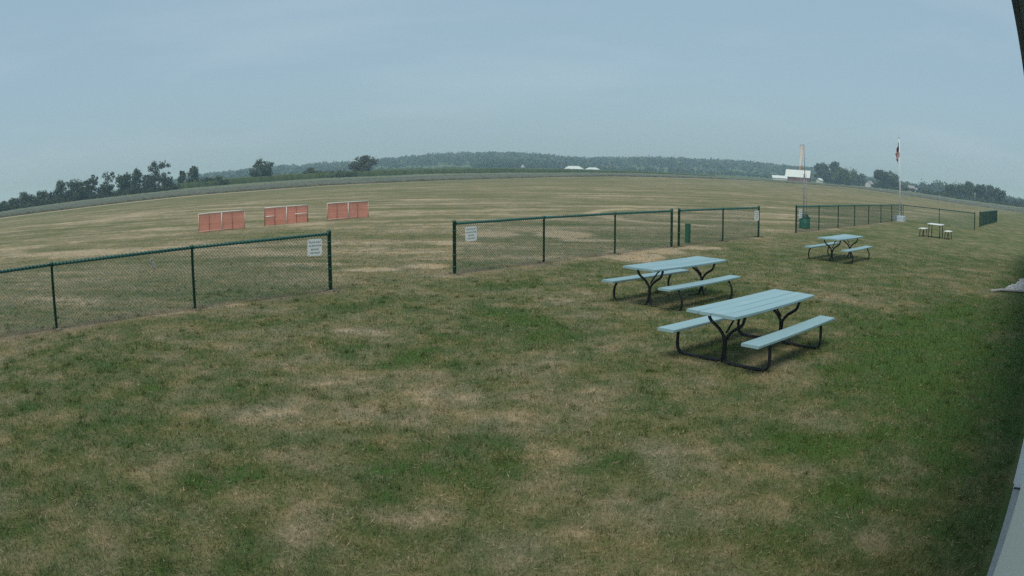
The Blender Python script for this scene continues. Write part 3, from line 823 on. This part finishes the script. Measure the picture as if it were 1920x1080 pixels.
# ------------------------------------------------------------------ clubhouse wall beside the camera
def clubhouse():
    t = empty('clubhouse', W(6, .02), ROT, 'white sided clubhouse wall with door recess and dark eave at the right edge', 'building')
    # local x = u - 6, local y = -(v - .02)
    X = lambda u: u - 6
    # wall beyond the door: vertical ribbed steel sheets
    u = 5.93
    while u < 30:
        m = MB(); w_ = .9
        m.box((X(u) + w_ / 2, -.04, 1.49), (w_ - .004, .08, 2.96))
        for q in (.15, .45, .75):
            m.box((X(u) + q, .006, 1.49), (.03, .012, 2.96))
        m.build('siding_sheet', M_SIDING, t)
        u += w_
    m = MB(); m.box((X(30.9), -5, 1.49), (.1, 10, 2.96)); m.build('end_wall', M_SIDING, t)
    # door opening u 1.2 .. 5.9, panels set back
    m = MB()
    for k in range(5):
        m = MB(); m.box((X(3.55), -.155, .03 + .53 * k + .265), (4.69, .05, .522), .006); m.build('door_panel', M_SIDING, t)
    m = MB(); m.box((X(3.55), -.07, .012), (4.72, .135, .05)); m.build('threshold', M_CONC, t)
    m = MB(); m.box((X(5.89), -.072, .041), (.022, .128, .012)); m.build('jamb_shadow_line', M_TRIM, t)  # dark strip drawn in for the shadow line in the gap at the jamb foot
    for uj in (5.915, 1.185):
        m = MB(); m.box((X(uj), -.068, 1.36), (.025, .128, 2.66)); m.build('door_jamb', M_SIDING, t)
    m = MB(); m.box((X(3.55), -.04, 2.84), (4.76, .08, .26)); m.build('door_header', M_SIDING, t)
    m = MB(); m.box((X(-5.5), -.04, 1.49), (13.3, .08, 2.96)); m.build('rear_siding', M_SIDING, t)
    # eave: fascia board, drip lip and soffit
    za = 2.95
    f = MB()
    def pt(u_, off, z): v = -(.017 + .0283 * u_) + off; return Vector((X(u_), -(v - .02), z))
    for (o0, o1, z0, z1, nm, mt) in ((0, .023, za, za + .2, 'fascia', M_TRIM), (.026, 2.2, za + .03, za + .05, 'soffit', M_SOFFIT)):
        q = MB()
        vs = [pt(uu, oo, zz) for uu in (-6, 31) for oo in (o0, o1) for zz in (z0, z1)]
        q.add(vs, [(0, 1, 3, 2), (4, 6, 7, 5), (0, 4, 5, 1), (2, 3, 7, 6), (0, 2, 6, 4), (1, 5, 7, 3)])
        q.build(nm, mt, t)
    q = MB()
    vs = [pt(uu, oo, zz) for uu in (-6, 31) for (oo, zz) in ((.0, za + .205), (.0, za + .225), (5, za + 1.6), (5, za + 1.58))]
    q.add(vs, [(0, 4, 5, 1), (1, 5, 6, 2), (2, 6, 7, 3), (3, 7, 4, 0), (0, 1, 2, 3), (7, 6, 5, 4)])
    q.build('roof', M_GROOF, t)
clubhouse()

# white stone bed at the wall
def stone_bed():
    r = random.Random(3)
    t = MB()
    poly = [(19.2, -1.50), (19.6, -.9), (19.9, -.1), (24.2, -.1), (24.2, -.55), (22.6, -1.0), (21.2, -1.15)]
    def inside(u, v):
        c = False; n = len(poly)
        for i in range(n):
            a, b = poly[i], poly[(i + 1) % n]
            if (a[1] > v) != (b[1] > v) and u < (b[0] - a[0]) * (v - a[1]) / (b[1] - a[1]) + a[0]: c = not c
        return c
    n = 0
    while n < 1500:
        u, v = r.uniform(19, 24.3), r.uniform(-1.6, 0)
        if not inside(u, v): continue
        n += 1
        s = r.uniform(.02, .055); c = W(u, v, s * .35 + r.uniform(0, .03))
        M = Matrix.Rotation(r.uniform(0, 6), 3, Vector((r.random(), r.random(), r.random() + .1)).normalized())
        vs = [M @ Vector(p) * s * r.uniform(.8, 1.2) + c for p in ((1, 0, 0), (-1, .1, 0), (0, 1, 0), (0, -1, .1), (0, 0, .7), (0, .1, -.7))]
        t.add(vs, [(0, 2, 4), (2, 1, 4), (1, 3, 4), (3, 0, 4), (2, 0, 5), (1, 2, 5), (3, 1, 5), (0, 3, 5)])
    o = t.build('stone_bed', M_ROCK)
    props(o, 'bed of white landscaping stones at the right edge', 'stones', kind='stuff')
    e = MB()
    e.tube([W(18.85, -1.80, .02), W(19.2, -1.5, .045), W(19.5, -.95, .045), W(19.8, -.15, .045)], .04, 6)
    props(e.build('edging', M_CONC), 'thin pale edging along the near side of the white stone bed', 'edging')
stone_bed()

# ------------------------------------------------------------------ chain link fences
H_POST = 1.2
_panel_cache = {}
def panel_mesh(length, height=1.11, pitch=.072):
    key = round(length, 2)
    if key in _panel_cache: return _panel_cache[key]
    m = MB(); r = .0031
    z0, z1 = .05, .05 + height
    L_ = length
    def strand(x0, sgn, off):
        # line x = x0 + sgn*(z-z0), clipped to 0..L
        za, zb = z0, z1
        if sgn > 0:
            if x0 < 0: za = z0 - x0
            if x0 + height > L_: zb = z0 + (L_ - x0)
        else:
            if x0 > L_: za = z0 + (x0 - L_)
            if x0 - height < 0: zb = z0 + x0
        if zb - za < .02: return
        a = Vector((x0 + sgn * (za - z0), off, za)); b = Vector((x0 + sgn * (zb - z0), off, zb))
        m.tube([a, b], r, 3, False, False)
    n = int((L_ + height) / pitch) + 1
    for k in range(n):
        strand(-height + k * pitch, 1, .0024)
        strand(k * pitch, -1, -.0024)
    # twisted knuckles standing along the top rail
    k = pitch / 2; x = .04
    while x < L_ - .02:
        m.tube([(x - .014, -.006, z1 - .035), (x - .006, -.012, z1 + .0), (x + .006, .006, z1 + .026), (x + .018, .026, z1 + .028)], [.012, .019, .017, .010], 5, True, False)
        x += .082
    me = m.mesh('chain_link_panel', M_WIRE)
    me.materials[0] = M_WIRE
    _panel_cache[key] = me
    return me

def fence(label, p0, p1, stations, ends=(True, True), group='green chain link fences', footing=True):
    """stations: distances of posts along p0->p1"""
    dirv = (p1 - p0).normalized(); ang = math.atan2(dirv.y, dirv.x)
    t = empty('chain_link_fence', p0, ang, label, 'fence', group)
    rzs = stations
    for i, s in enumerate(rzs):
        end = (i == 0 and ends[0]) or (i == len(rzs) - 1 and ends[1])
        m = MB()
        if end:
            m.lathe([(.040, -.1), (.040, H_POST - .02), (.046, H_POST - .018), (.046, H_POST + .012), (.032, H_POST + .034), (.006, H_POST + .046)], (s, 0, 0), 12)
            for zz in (.18, .45, .72, 1.0):
                m.lathe([(.0455, zz - .012), (.0455, zz + .012)], (s, 0, 0), 12)
            m.build('terminal_post', M_VINYL, t)
        else:
            m.lathe([(.029, -.1), (.029, H_POST - .055), (.040, H_POST - .052), (.043, H_POST - .02), (.030, H_POST + .004), (.008, H_POST + .012)], (s, 0, 0), 10)
            m.build('line_post', M_VINYL, t)
        if footing and (i > 0 or True):
            f = MB(); rr = .085 if not end else .11
            f.lathe([(rr * 1.02, -.05), (rr, .008), (rr * .7, .022), (.03, .028)], (s + .03, -.015, -.006), 12)
            f.build('footing', M_CONCDK, t)
    for a, b in zip(rzs[:-1], rzs[1:]):
        m = MB(); m.tube([(a + .03, 0, H_POST - .045), ((a + b) / 2, 0, H_POST - .05), (b - .03, 0, H_POST - .045)], .027, 8)
        m.build('top_rail', M_VINYL, t)
        me = panel_mesh(round(b - a - .05, 2))
        o = bpy.data.objects.new('chain_link_panel', me); link(o, t); o.location = (a + .025, -.026, 0)
    return t

def st(L_): return [x - L_[0] for x in L_]
# positive local y is towards the field; the mesh hangs on the near side
fence('green chain link fence in the left foreground, leaving the left edge of the photo', W(POSTS_A[0], FENCE_V), W(POSTS_A[-1], FENCE_V), st(POSTS_A), (False, True))
fence('green chain link fence in the middle, three bays with a notice at its left post', W(POSTS_B[0], FENCE_V), W(POSTS_B[-1], FENCE_V), st(POSTS_B))
fence('short two bay green chain link fence with the green utility pedestal behind it', W(POSTS_C[0], FENCE_V), W(POSTS_C[-1], FENCE_V), st(POSTS_C), footing=False)
fence('long seven bay green chain link fence ending beside the flagpole', W(POSTS_D[0], FENCE_V), W(POSTS_D[-1], FENCE_V), st(POSTS_D), footing=False)
pe0, pe1 = W(52.2, -13.05), W(51.3, -6.6); le = (pe1 - pe0).length
fence('chain link fence turning away from the flagpole, behind the small white table', pe0, pe1, [.1, le / 2 + .1, le], (False, True), footing=False)
fence('farthest green chain link fence, seen almost end on at the right', W(57.0, -6.85), W(75.3, -6.85), [0, 3.05, 6.1, 9.15, 12.2, 15.25, 18.3], footing=False)

# ------------------------------------------------------------------ notices on the fences
def text_mesh(body, size, mat):
    cu = bpy.data.curves.new('text', 'FONT'); cu.body = body; cu.size = size
    cu.align_x = 'CENTER'; cu.align_y = 'CENTER'; cu.extrude = .0006; cu.resolution_u = 2; cu.space_line = 1.0
    o = bpy.data.objects.new('text', cu); COL.objects.link(o)
    dg = bpy.context.evaluated_depsgraph_get()
    me = bpy.data.meshes.new_from_object(o.evaluated_get(dg))
    bpy.data.objects.remove(o); bpy.data.curves.remove(cu)
    me.materials.clear(); me.materials.append(mat)
    return me
LINES = [('PILOTS ONLY', .046, .105), ('NO SPECTATORS', .040, .035), ('BEYOND', .046, -.038), ('THIS POINT', .046, -.108)]
LM = [(text_mesh(b, s, M_INK), z) for b, s, z in LINES]
def notice(u, z, label, tilt=0.0, size=1.0):
    # plate faces the lawn (local -y)
    p = W(u, FENCE_V + .045, z)
    t = empty('notice_sign', p, ROT, label, 'sign', 'white notices on the chain link fences')
    t.rotation_euler = (0, tilt, ROT); t.scale = (size, 1, size)
    m = MB(); m.box((0, 0, 0), (.345, .006, .335), .0)
    # rounded plate
    m = MB(); n = []; hw, hh, rc = .172, .168, .022
    for cx, cz, a0 in ((hw - rc, hh - rc, 0), (-hw + rc, hh - rc, 90), (-hw + rc, -hh + rc, 180), (hw - rc, -hh + rc, 270)):
        for k in range(4):
            a = R(a0 + 30 * k); n.append((cx + rc * math.cos(a), cz + rc * math.sin(a)))
    k = len(n)
    vs = [(x, -.003, z_) for x, z_ in n] + [(x, .003, z_) for x, z_ in n]
    fs = [tuple(range(k)), tuple(reversed(range(k, 2 * k)))] + [(i, i + k, (i + 1) % k + k, (i + 1) % k) for i in range(k)]
    m.add(vs, fs)
    m.build('plate', M_SIGN, t)
    for (me, zz), (b, s, _) in zip(LM, LINES):
        o = bpy.data.objects.new('lettering', me); link(o, t)
        o.location = (0, -.0045, zz); o.rotation_euler = (PI / 2, 0, 0)
    for sx in (-.15, .15):
        for sz in (-.145, .145):
            m = MB(); m.add([(sx + .007 * math.cos(R(60 * k)), yy, sz + .007 * math.sin(R(60 * k))) for yy in (-.003, -.008) for k in range(6)],
                            [tuple(range(6, 12))] + [(k, (k + 1) % 6, (k + 1) % 6 + 6, k + 6) for k in range(6)])
            m.build('bolt', M_GALV, t)
    return t
notice(7.55, .915, 'white notice on the left fence, beside the last post before the open gateway', .02)
notice(11.75, .90, 'white notice at the left end of the middle fence', -.01)
notice(26.48, .855, 'white notice at the right end of the short two bay fence', 0, 1.15)
notice(31.22, .845, 'white notice at the left end of the long fence, in front of the green bin', 0, 1.2)

m = MB()
for k in range(2):
    pts = []
    for j in range(13):
        a = 2 * PI * j / 12
        pts.append(Vector((.036 * math.cos(a) + .04 * k, 0, .042 * math.sin(a) - .085 * k)))
    m.tube(pts, .012, 6, False)
m.tube([(.03, 0, -.02), (.07, .0, -.12), (.04, 0, -.17)], .01, 6)
props(m.build('ribbon', M_CONC, None, W(3.88, FENCE_V + .05, 1.0), ROT), 'small white twisted ribbon tied in the mesh of the left fence', 'ribbon')

# ------------------------------------------------------------------ picnic tables
def picnic_table(u, v, label, yaw=0.0, seed=0, bowed=True, near=.60, far=.69, Lt=2.44, inset=.84):
    sp = {-1: near, 1: far}; zb = -.016 if bowed else .022; cb = .13 if bowed else .05
    r = random.Random(seed)
    t = empty('picnic_table', W(u, v), ROT + yaw, label, 'picnic table', 'pale blue picnic tables on the lawn')
    zt = .708; zs = .412
    def plank(name, y, w, z, th, L_, parent):
        m = MB(); n = 7
        sag = r.uniform(.004, .012); tw = r.uniform(-.004, .004); off = r.uniform(-.016, .016)
        prof = [(-w / 2 + .006, -th / 2), (-w / 2, -th / 2 + .006), (-w / 2, th / 2 - .006), (-w / 2 + .006, th / 2), (w / 2 - .006, th / 2), (w / 2, th / 2 - .006), (w / 2, -th / 2 + .006), (w / 2 - .006, -th / 2)]
        vs = []; fs = []; k = len(prof)
        for i in range(n):
            f = i / (n - 1); x = (f - .5) * L_ + off
            s = -sag * (1 - (2 * f - 1) ** 2) + tw * (2 * f - 1)
            cup = .0
            for (py, pz) in prof: vs.append((x, y + py, z + pz + s))
        for i in range(n - 1):
            for j in range(k):
                jn = (j + 1) % k
                fs.append((i * k + j, i * k + jn, (i + 1) * k + jn, (i + 1) * k + j))
        fs.append(tuple(reversed(range(k)))); fs.append(tuple(range((n - 1) * k, n * k)))
        m.add(vs, fs); return m.build(name, M_TABLE, parent)
    for i in range(4):
        plank('top_plank', (i - 1.5) * .189, .177, zt - .02, .038, Lt + r.uniform(-.015, .015), t)
    for s in (-1, 1):
        plank('seat', s * sp[s], .262, zs - .02, .038, Lt + .03, t)
    for ex in (-1, 1):
        x = ex * inset
        for s in (-1, 1):
            so = sp[s]; spread = so + (.16 if bowed else .10)
            m = MB(); xx = x + s * .024
            pts = [(xx, s * .30, zt - .045), (xx, s * .297, zt - .09), (xx, s * .255, zt - .18), (xx, s * .12, zt - .27), (xx, s * .04, zt - .36), (xx, s * .026, .30), (xx, s * .026, .12 + cb * .5), (xx, s * (.03 + cb * .25), .06), (xx, s * (.06 + cb * .6), zb + .008), (xx, s * .33, zb), (xx, s * (spread - .14), zb), (xx, s * (spread - .035), zb + .03), (xx, s * spread, .12), (xx, s * (spread - (.02 if bowed else .0)), .25), (xx, s * (spread - (.09 if bowed else .012)), .36), (xx, s * (so + (.02 if bowed else .04)), zs - .045)]
            m.tube(smooth_path(pts, 4), .0225, 8)
            m.build('leg', M_PIPE, t)
        m = MB()
        m.box((x, 0, zt - .044), (.05, .70, .008))
        m.build('top_bracket', M_PIPE, t)
        for s in (-1, 1):
            m = MB(); m.box((x, s * sp[s], zs - .044), (.05, .22, .008)); m.build('seat_bracket', M_PIPE, t)
        m = MB(); m.tube([(x - ex * .02, .0, .40), (x - ex * .22, .0, .56), (x - ex * .46, .0, zt - .045)], .014, 6); m.build('brace', M_PIPE, t)
    return t
picnic_table(9.07, -4.43, 'nearest pale blue picnic table on black pipe legs', R(-3.5), 1, False, .61, .68, 2.37, .80)
picnic_table(11.93, -7.58, 'second pale blue picnic table, between the nearest table and the middle fence', R(-2.5), 2, True, .58, .69, 2.42, .87)
picnic_table(21.95, -7.66, 'third pale blue picnic table, farther off in front of the long fence', R(-2), 3)

def small_table():
    u, v = 37.75, -7.3
    t = empty('small_table', W(u, v), ROT, 'small white topped table with four black legs on the far lawn', 'table')
    m = MB(); m.box((0, 0, .685), (1.15, .86, .045), .02); m.build('table_top', M_WHITEP, t)
    for sx in (-1, 1):
        for sy in (-1, 1):
            m = MB(); m.tube([(sx * .46, sy * .33, .665), (sx * .46, sy * .35, 0)], .024, 8); m.build('leg', M_PIPE, t)
    for s, lab in ((1, 'small white bench left of the small white table'), (-1, 'small white bench right of the small white table')):
        b = empty('small_bench', W(u, v) + Vector((0, 0, 0)), ROT, lab, 'bench', 'small white benches at the far table')
        b.location = W(u + .05, v - s * .78)
        m = MB(); m.box((0, 0, .40), (1.12, .38, .04), .016); m.build('seat', M_WHITEP, b)
        for sx in (-1, 1):
            for sy in (-1, 1):
                m = MB(); m.tube([(sx * .42, sy * .10, .385), (sx * .46, sy * .14, 0)], .022, 8); m.build('leg', M_PIPE, b)
small_table()

# ------------------------------------------------------------------ orange pilot barriers on the field
def barrier(u0, u1, v, label, rails=False, seed=0):
    r = random.Random(seed)
    p = W((u0 + u1) / 2, v); z0 = tz(p.x, p.y)
    t = empty('safety_barrier', (p.x, p.y, z0), ROT, label, 'barrier', 'orange net barriers on the flying field')
    Lb = u1 - u0; Hb = .86
    for s in (-1, 1):
        m = MB(); m.tube([(s * Lb / 2, 0, 0), (s * Lb / 2, 0, Hb)], .02, 8); m.build('upright', M_PINK if not rails else M_STAKE, t)
    m = MB(); m.tube([(-Lb / 2, 0, Hb), (-Lb / 4, 0, Hb + .006), (Lb / 4, 0, Hb + .004), (Lb / 2, 0, Hb)], .026, 8); m.build('top_rail', M_PVC, t)
    m = MB(); m.tube([(0, -.02, .02), (0, -.02, Hb - .02)], .022, 8); m.build('upright', M_PVC, t)
    for s in (-.27, .23):
        m = MB(); m.tube([(s * Lb, -.012, 0), (s * Lb, -.012, Hb - .03)], .010, 6); m.build('stake', M_STAKE, t)
    if rails:
        for a, b, zz in ((-.48, -.29, .44), (.2, .48, .46)):
            m = MB(); m.tube([(a * Lb, -.03, zz), (b * Lb, -.03, zz)], .026, 6); m.build('middle_rail', M_PVC, t)
    else:
        m = MB(); m.tube([(-Lb / 2, -.01, .05), (Lb * .2, -.01, .05)], .02, 6); m.build('bottom_rail', M_PINK, t)
    # net: horizontal and vertical plastic strands
    m = MB(); n = int(Lb / .062)
    for k in range(n + 1):
        x = -Lb / 2 + Lb * k / n
        m.box((x, .012, Hb / 2 + .01), (.034, .002, Hb - .06))
    nz = int((Hb - .05) / .055)
    for k in range(nz + 1):
        z = .04 + (Hb - .06) * k / nz
        m.box((0, .016, z), (Lb - .02, .002, .030))
    m.build('safety_net', M_ORANGE, t)
barrier(12.20, 14.72, -32.4, 'left orange net barrier on the flying field', False, 1)
barrier(16.05, 18.55, -32.8, 'middle orange net barrier, with white crossbars at both ends', True, 2)
barrier(19.73, 22.28, -32.8, 'right orange net barrier on the flying field', False, 3)

# ------------------------------------------------------------------ things along the fence
def pedestal():
    t = empty('utility_pedestal', W(22.05, -13.62), ROT, 'green square utility pedestal standing behind the short fence', 'pedestal')
    m = MB(); m.box((0, 0, .30), (.15, .15, .62), .008); m.build('body', M_PEDESTAL, t)
    m = MB(); m.box((0, 0, .635), (.17, .17, .05), .015); m.build('cap', M_PEDESTAL, t)
pedestal()

def bin_():
    t = empty('litter_bin', W(34.15, -14.05), 0, 'green barrel bin with dark lid behind the long fence', 'bin')
    m = MB(); m.lathe([(.29, 0), (.30, .04), (.285, .06), (.30, .22), (.285, .25), (.30, .42), (.285, .40), (.295, .50), (.30, .52)], n=20); m.build('barrel', M_BIN, t)
    m = MB(); m.lathe([(.30, .522), (.305, .55), (.21, .57), (.19, .66), (.17, .69), (.06, .70)], n=20); m.build('lid', M_BINLID, t)
bin_()

def flagpole():
    b = W(51.1, -12.95); z0 = 0
    blk = empty('block_base', W(51.1, -12.95), ROT, 'pale blue grey block base at the foot of the flagpole', 'base')
    r = random.Random(5)
    for row in range(2):
        for k in range(2):
            for s in (-1, 1):
                m = MB(); m.box(((k - .5) * .40 + (.0), s * .20, .105 + row * .205), (.392, .392, .197), .01); m.build('block', M_BLOCK, blk)
    t = empty('flagpole', W(51.1, -12.95, .412), 0, 'white flagpole with gold ball top beside the long fence', 'flagpole')
    m = MB(); m.tube([(0, 0, 0), (0, 0, 2.5), (0, 0, 5.45)], [.055, .048, .034], 10); m.build('pole', M_POLE, t)
    m = MB(); m.lathe([(.01, 5.45), (.045, 5.48), (.05, 5.52), (.03, 5.56), (.005, 5.57)], n=10); m.build('finial', M_GALV, t)
    m = MB(); m.tube([(.06, -.03, .9), (.065, -.03, 3), (.05, -.03, 5.4)], .006, 4); m.tube([(.03, -.03, 1.0), (.11, -.03, 1.0)], .008, 4); m.build('halyard', M_WHITEC, t)
    # limp flag: a sheet of cloth hanging in folds from the halyard
    fl = empty('flag', W(51.1, -12.95, 5.62), 0, 'limp striped flag with navy corner hanging on the flagpole', 'flag')
    nu, nv = 40, 26            # along the fly, along the hoist
    hoist, fly = .92, 1.5
    def P(i, j):
        a = i / nu; h = j / nv        # a: along fly, h: down the hoist
        # cloth swings down: every point of the fly hangs below its hoist point, folded like a fan
        drop = fly * a * .66
        outw = .30 * math.sin(a * 1.7) * (1 - .35 * h)
        fold = .085 * math.sin(a * 15 + h * 2.5) * (.35 + a)
        x = -.05 - outw + .03 * math.sin(h * 9 + a * 6)
        y = fold
        z = -h * hoist * (1 - .35 * a) - drop
        # lower part of the hoist bunches back toward the pole
        return (x * .9 + .10 * h * (1 - a), y, z)
    def cell_mat(i, j):
        stripe = int(j / nv * 13)
        if i / nu < .42 and j / nv < 7 / 13: return 'navy'
        return 'red' if stripe % 2 == 0 else 'white'
    groups = {}
    for i in range(nu):
        for j in range(nv):
            groups.setdefault(cell_mat(i, j), []).append((i, j))
    for nm, mt in (('red', M_RED), ('white', M_WHITEC), ('navy', M_NAVY)):
        q = MB()
        for i, j in groups[nm]:
            c = [Vector(P(*w)) for w in ((i, j), (i + 1, j), (i + 1, j + 1), (i, j + 1))]
            nrm = (c[1] - c[0]).cross(c[3] - c[0])
            q.add(c, [(0, 1, 2, 3)], True)
        q.build({'red': 'red_stripes', 'white': 'white_stripes', 'navy': 'canton'}[nm], mt, fl)
flagpole()

def windsock():
    az, d = 22.62, 53.0
    p = polar(az, d); z0 = tz(p.x, p.y)
    t = empty('windsock_mast', (p.x, p.y, z0), R(20), 'slim lattice mast carrying the windsock out on the field', 'mast')
    legs = [(0.17 * math.cos(a), 0.17 * math.sin(a)) for a in (R(90), R(210), R(330))]
    Hm = 2.75
    for lx, ly in legs:
        m = MB(); m.tube([(lx, ly, -.05), (lx * .75, ly * .75, Hm)], .016, 6); m.build('mast_leg', M_GALV, t)
    m = MB(); n = 8
    for k in range(n):
        za, zb = Hm * k / n, Hm * (k + 1) / n
        fa, fb = 1 - .25 * k / n, 1 - .25 * (k + 1) / n
        for i in range(3):
            a, b = legs[i], legs[(i + 1) % 3]
            m.tube([(a[0] * fa, a[1] * fa, za), (b[0] * fb, b[1] * fb, zb)], .008, 4)
            m.tube([(a[0] * fb, a[1] * fb, zb), (b[0] * fb, b[1] * fb, zb)], .008, 4)
    m.build('lattice_bracing', M_GALV, t)
    m = MB(); m.tube([(0, 0, Hm - .35), (0, 0, 4.85 - z0)], .028, 8); m.build('pole', M_GALV, t)
    s = empty('windsock', (p.x, p.y, 4.83), R(-az), 'faded orange windsock hanging limp from the mast top', 'windsock')
    m = MB()
    ring = [Vector((-.17 + .16 * math.cos(a), .06 * math.sin(a), .02 + .03 * math.cos(a))) for a in np.linspace(0, 2 * PI, 17)]
    m.tube(ring, .014, 5, False); m.tube([(-.01, 0, .05), (0.02, 0, -.02)], .016, 5); m.build('hoop', M_GALV, s)
    def sock(z0_, z1_, n0, nm, mt):
        q = MB(); n = 14; rows = 10; vs = []; fs = []
        for k in range(rows + 1):
            f = n0[0] + (n0[1] - n0[0]) * k / rows
            cx = -.17 - .19 * f; zz = -1.75 * f
            rad = .145 * (1 - .40 * f)
            for j in range(n):
                a = 2 * PI * j / n
                fold = 1 + .22 * math.sin(3 * a + 6 * f)
                vs.append((cx + rad * math.cos(a) * fold, rad * .75 * math.sin(a) * fold, zz))
        for k in range(rows):
            for j in range(n):
                jn = (j + 1) % n
                fs.append((k * n + j, k * n + jn, (k + 1) * n + jn, (k + 1) * n + j))
        q.add(vs, fs, True); q.build(nm, mt, s)
    sock(0, 0, (0, .86), 'sock', M_SOCK); sock(0, 0, (.86, 1.0), 'sock_tail', M_SOCKEND)
windsock()

# ------------------------------------------------------------------ farm buildings far off
def gable(name, label, cat, az, d, width, depth, wall, ridge, wall_m, roof_m, rz=0.0, door=False, windows=0, over=.4, group=None, hip=0.0):
    p = polar(az, d); z0 = tz(p.x, p.y)
    t = empty(name, (p.x, p.y, z0 - .1), R(-az) + rz, label, cat, group)
    w2, d2 = width / 2, depth / 2
    m = MB()
    m.add([(-w2, -d2, 0), (w2, -d2, 0), (w2, d2, 0), (-w2, d2, 0), (-w2, -d2, wall), (w2, -d2, wall), (w2, d2, wall), (-w2, d2, wall), (-w2 + hip, 0, ridge - .1), (w2 - hip, 0, ridge - .1)],
          [(0, 1, 5, 4), (2, 3, 7, 6), (1, 2, 6, 9, 5), (3, 0, 4, 8, 7), (3, 2, 1, 0)])
    m.build('wall', wall_m, t)
    for s in (-1, 1):
        m = MB(); th = .15
        e = s * (d2 + over); ze = wall - over * (ridge - wall) / d2
        X = w2 + over
        vs = [(-X, e, ze), (X, e, ze), (X - hip, 0, ridge), (-X + hip, 0, ridge)]
        vs += [(a, b, c + th) for a, b, c in vs]
        m.add(vs, [(0, 1, 2, 3), (7, 6, 5, 4), (0, 4, 5, 1), (1, 5, 6, 2), (3, 2, 6, 7), (0, 3, 7, 4)])
        m.build('roof_slope', roof_m, t)
    if hip:
        for s in (-1, 1):
            ze = wall - over * (ridge - wall) / d2; X = s * (w2 + over); Y = d2 + over
            vs = [(X, -Y, ze + .16), (X, Y, ze + .16), (X - s * hip, 0, ridge + .16), (X, -Y, ze), (X, Y, ze), (X - s * hip, 0, ridge)]
            m = MB(); m.add(vs, [(0, 1, 2), (5, 4, 3), (0, 3, 4, 1), (1, 4, 5, 2), (2, 5, 3, 0)]); m.build('hip_slope', roof_m, t)
    if door:
        m = MB(); m.box((w2 * .3, -d2 - .04, wall * .42), (width * .14, .08, wall * .84)); m.build('door', M_STAKE, t)
    for k in range(windows):
        x = -w2 + width * (k + .5) / windows
        m = MB(); m.box((x, -d2 - .03, wall * .55), (1.0, .08, 1.3)); m.build('window', M_WINDOW, t)
    return t
gable('barn', 'red barn with a long white roof left of the dark trees', 'barn', 22.1, 600, 20.5, 11, 3.6, 8.9, M_BARN, M_ROOFW, R(-8), True, 4, .5)
gable('farm_shed', 'low white roofed shed just left of the red barn', 'shed', 20.55, 590, 12, 8, 1.6, 3.4, M_HWALL, M_ROOFW, R(6))
gable('farm_shed', 'small white shed at the foot of the dark trees right of the barn', 'shed', 23.85, 585, 4, 4, 2.2, 3.6, M_HWALL, M_ROOFW, R(50))
gable('farmhouse', 'white farmhouse between the willow and the big dark trees', 'house', 28.1, 600, 5.5, 6, 2.6, 4.8, M_HWALL, M_GROOF, R(60), False, 2)
gable('farmhouse', 'small white farmhouse with grey roof right of the flagpole', 'house', 31.75, 560, 6, 6, 2.3, 4.4, M_HWALL, M_GROOF, R(35), False, 2)
gable('farm_shed', 'tiny white outbuilding right of the small grey roofed farmhouse', 'shed', 32.25, 565, 3.5, 4, 1.6, 2.8, M_HWALL, M_ROOFW, R(20))
gable('long_barn', 'larger of two low white roofed barns at the foot of the hills', 'barn', 4.6, 840, 21, 16, 1.2, 4.4, M_HWALL, M_ROOFW, R(4), hip=5.5)
gable('long_barn', 'smaller right one of two low white roofed barns at the foot of the hills', 'barn', 6.02, 850, 16, 14, 1.0, 3.2, M_HWALL, M_ROOFW, R(-6), hip=4.5)
p = polar(.8, 850); t = empty('grain_bin', (p.x, p.y, tz(p.x, p.y)), 0, 'small pale cone roofed grain bin at the foot of the hills', 'grain bin')
m = MB(); m.lathe([(2.6, 0), (2.6, 2.4)], n=14); m.build('drum', M_GALV, t)
m = MB(); m.lathe([(2.8, 2.4), (.4, 5.4), (.3, 5.7)], n=14, smooth=False); m.build('cone_roof', M_GALV, t)

def utility_pole(az, d, top, label):
    p = polar(az, d); z0 = tz(p.x, p.y)
    h = CAM_H + d * math.tan(R(top)) - z0
    t = empty('utility_pole', (p.x, p.y, z0), R(-az), label, 'utility pole', 'utility poles along the far road')
    m = MB(); m.tube([(0, 0, -.3), (0, 0, h)], [.24, .17], 6); m.build('pole', M_WOODP, t)
    m = MB(); m.box((0, -.2, h - .7), (2.2, .14, .14)); m.build('crossarm', M_WOODP, t)
utility_pole(3.71, 830, .46, 'utility pole just left of the two low white roofed barns')
utility_pole(7.35, 830, .58, 'utility pole just right of the two low white roofed barns')
utility_pole(11.04, 800, .48, 'utility pole standing alone before the middle of the hills')
utility_pole(15.46, 780, .52, 'utility pole in front of the hills, left of the farm sheds')
utility_pole(37.67, 430, .27, 'pale utility pole in front of the far right wood')

# ------------------------------------------------------------------ summer haze
hz = MB(); hz.box((0, 0, 17.0), (6400, 6400, 58.0))
mh = bpy.data.materials.new('haze'); mh.use_nodes = True
th = mh.node_tree; th.nodes.clear()
ho = th.nodes.new('ShaderNodeOutputMaterial'); hv = th.nodes.new('ShaderNodeVolumePrincipled')
hv.inputs['Color'].default_value = (0.56, 0.81, 1.0, 1)
hv.inputs['Absorption Color'].default_value = (0.6, 0.85, 1.0, 1)
hv.inputs['Density'].default_value = 0.0005
hv.inputs['Anisotropy'].default_value = 0.0
th.links.new(hv.outputs['Volume'], ho.inputs['Volume'])
ob = hz.build('haze', mh); ob['kind'] = 'stuff'
props(ob, 'pale blue summer haze lying over the fields and hills', 'haze')
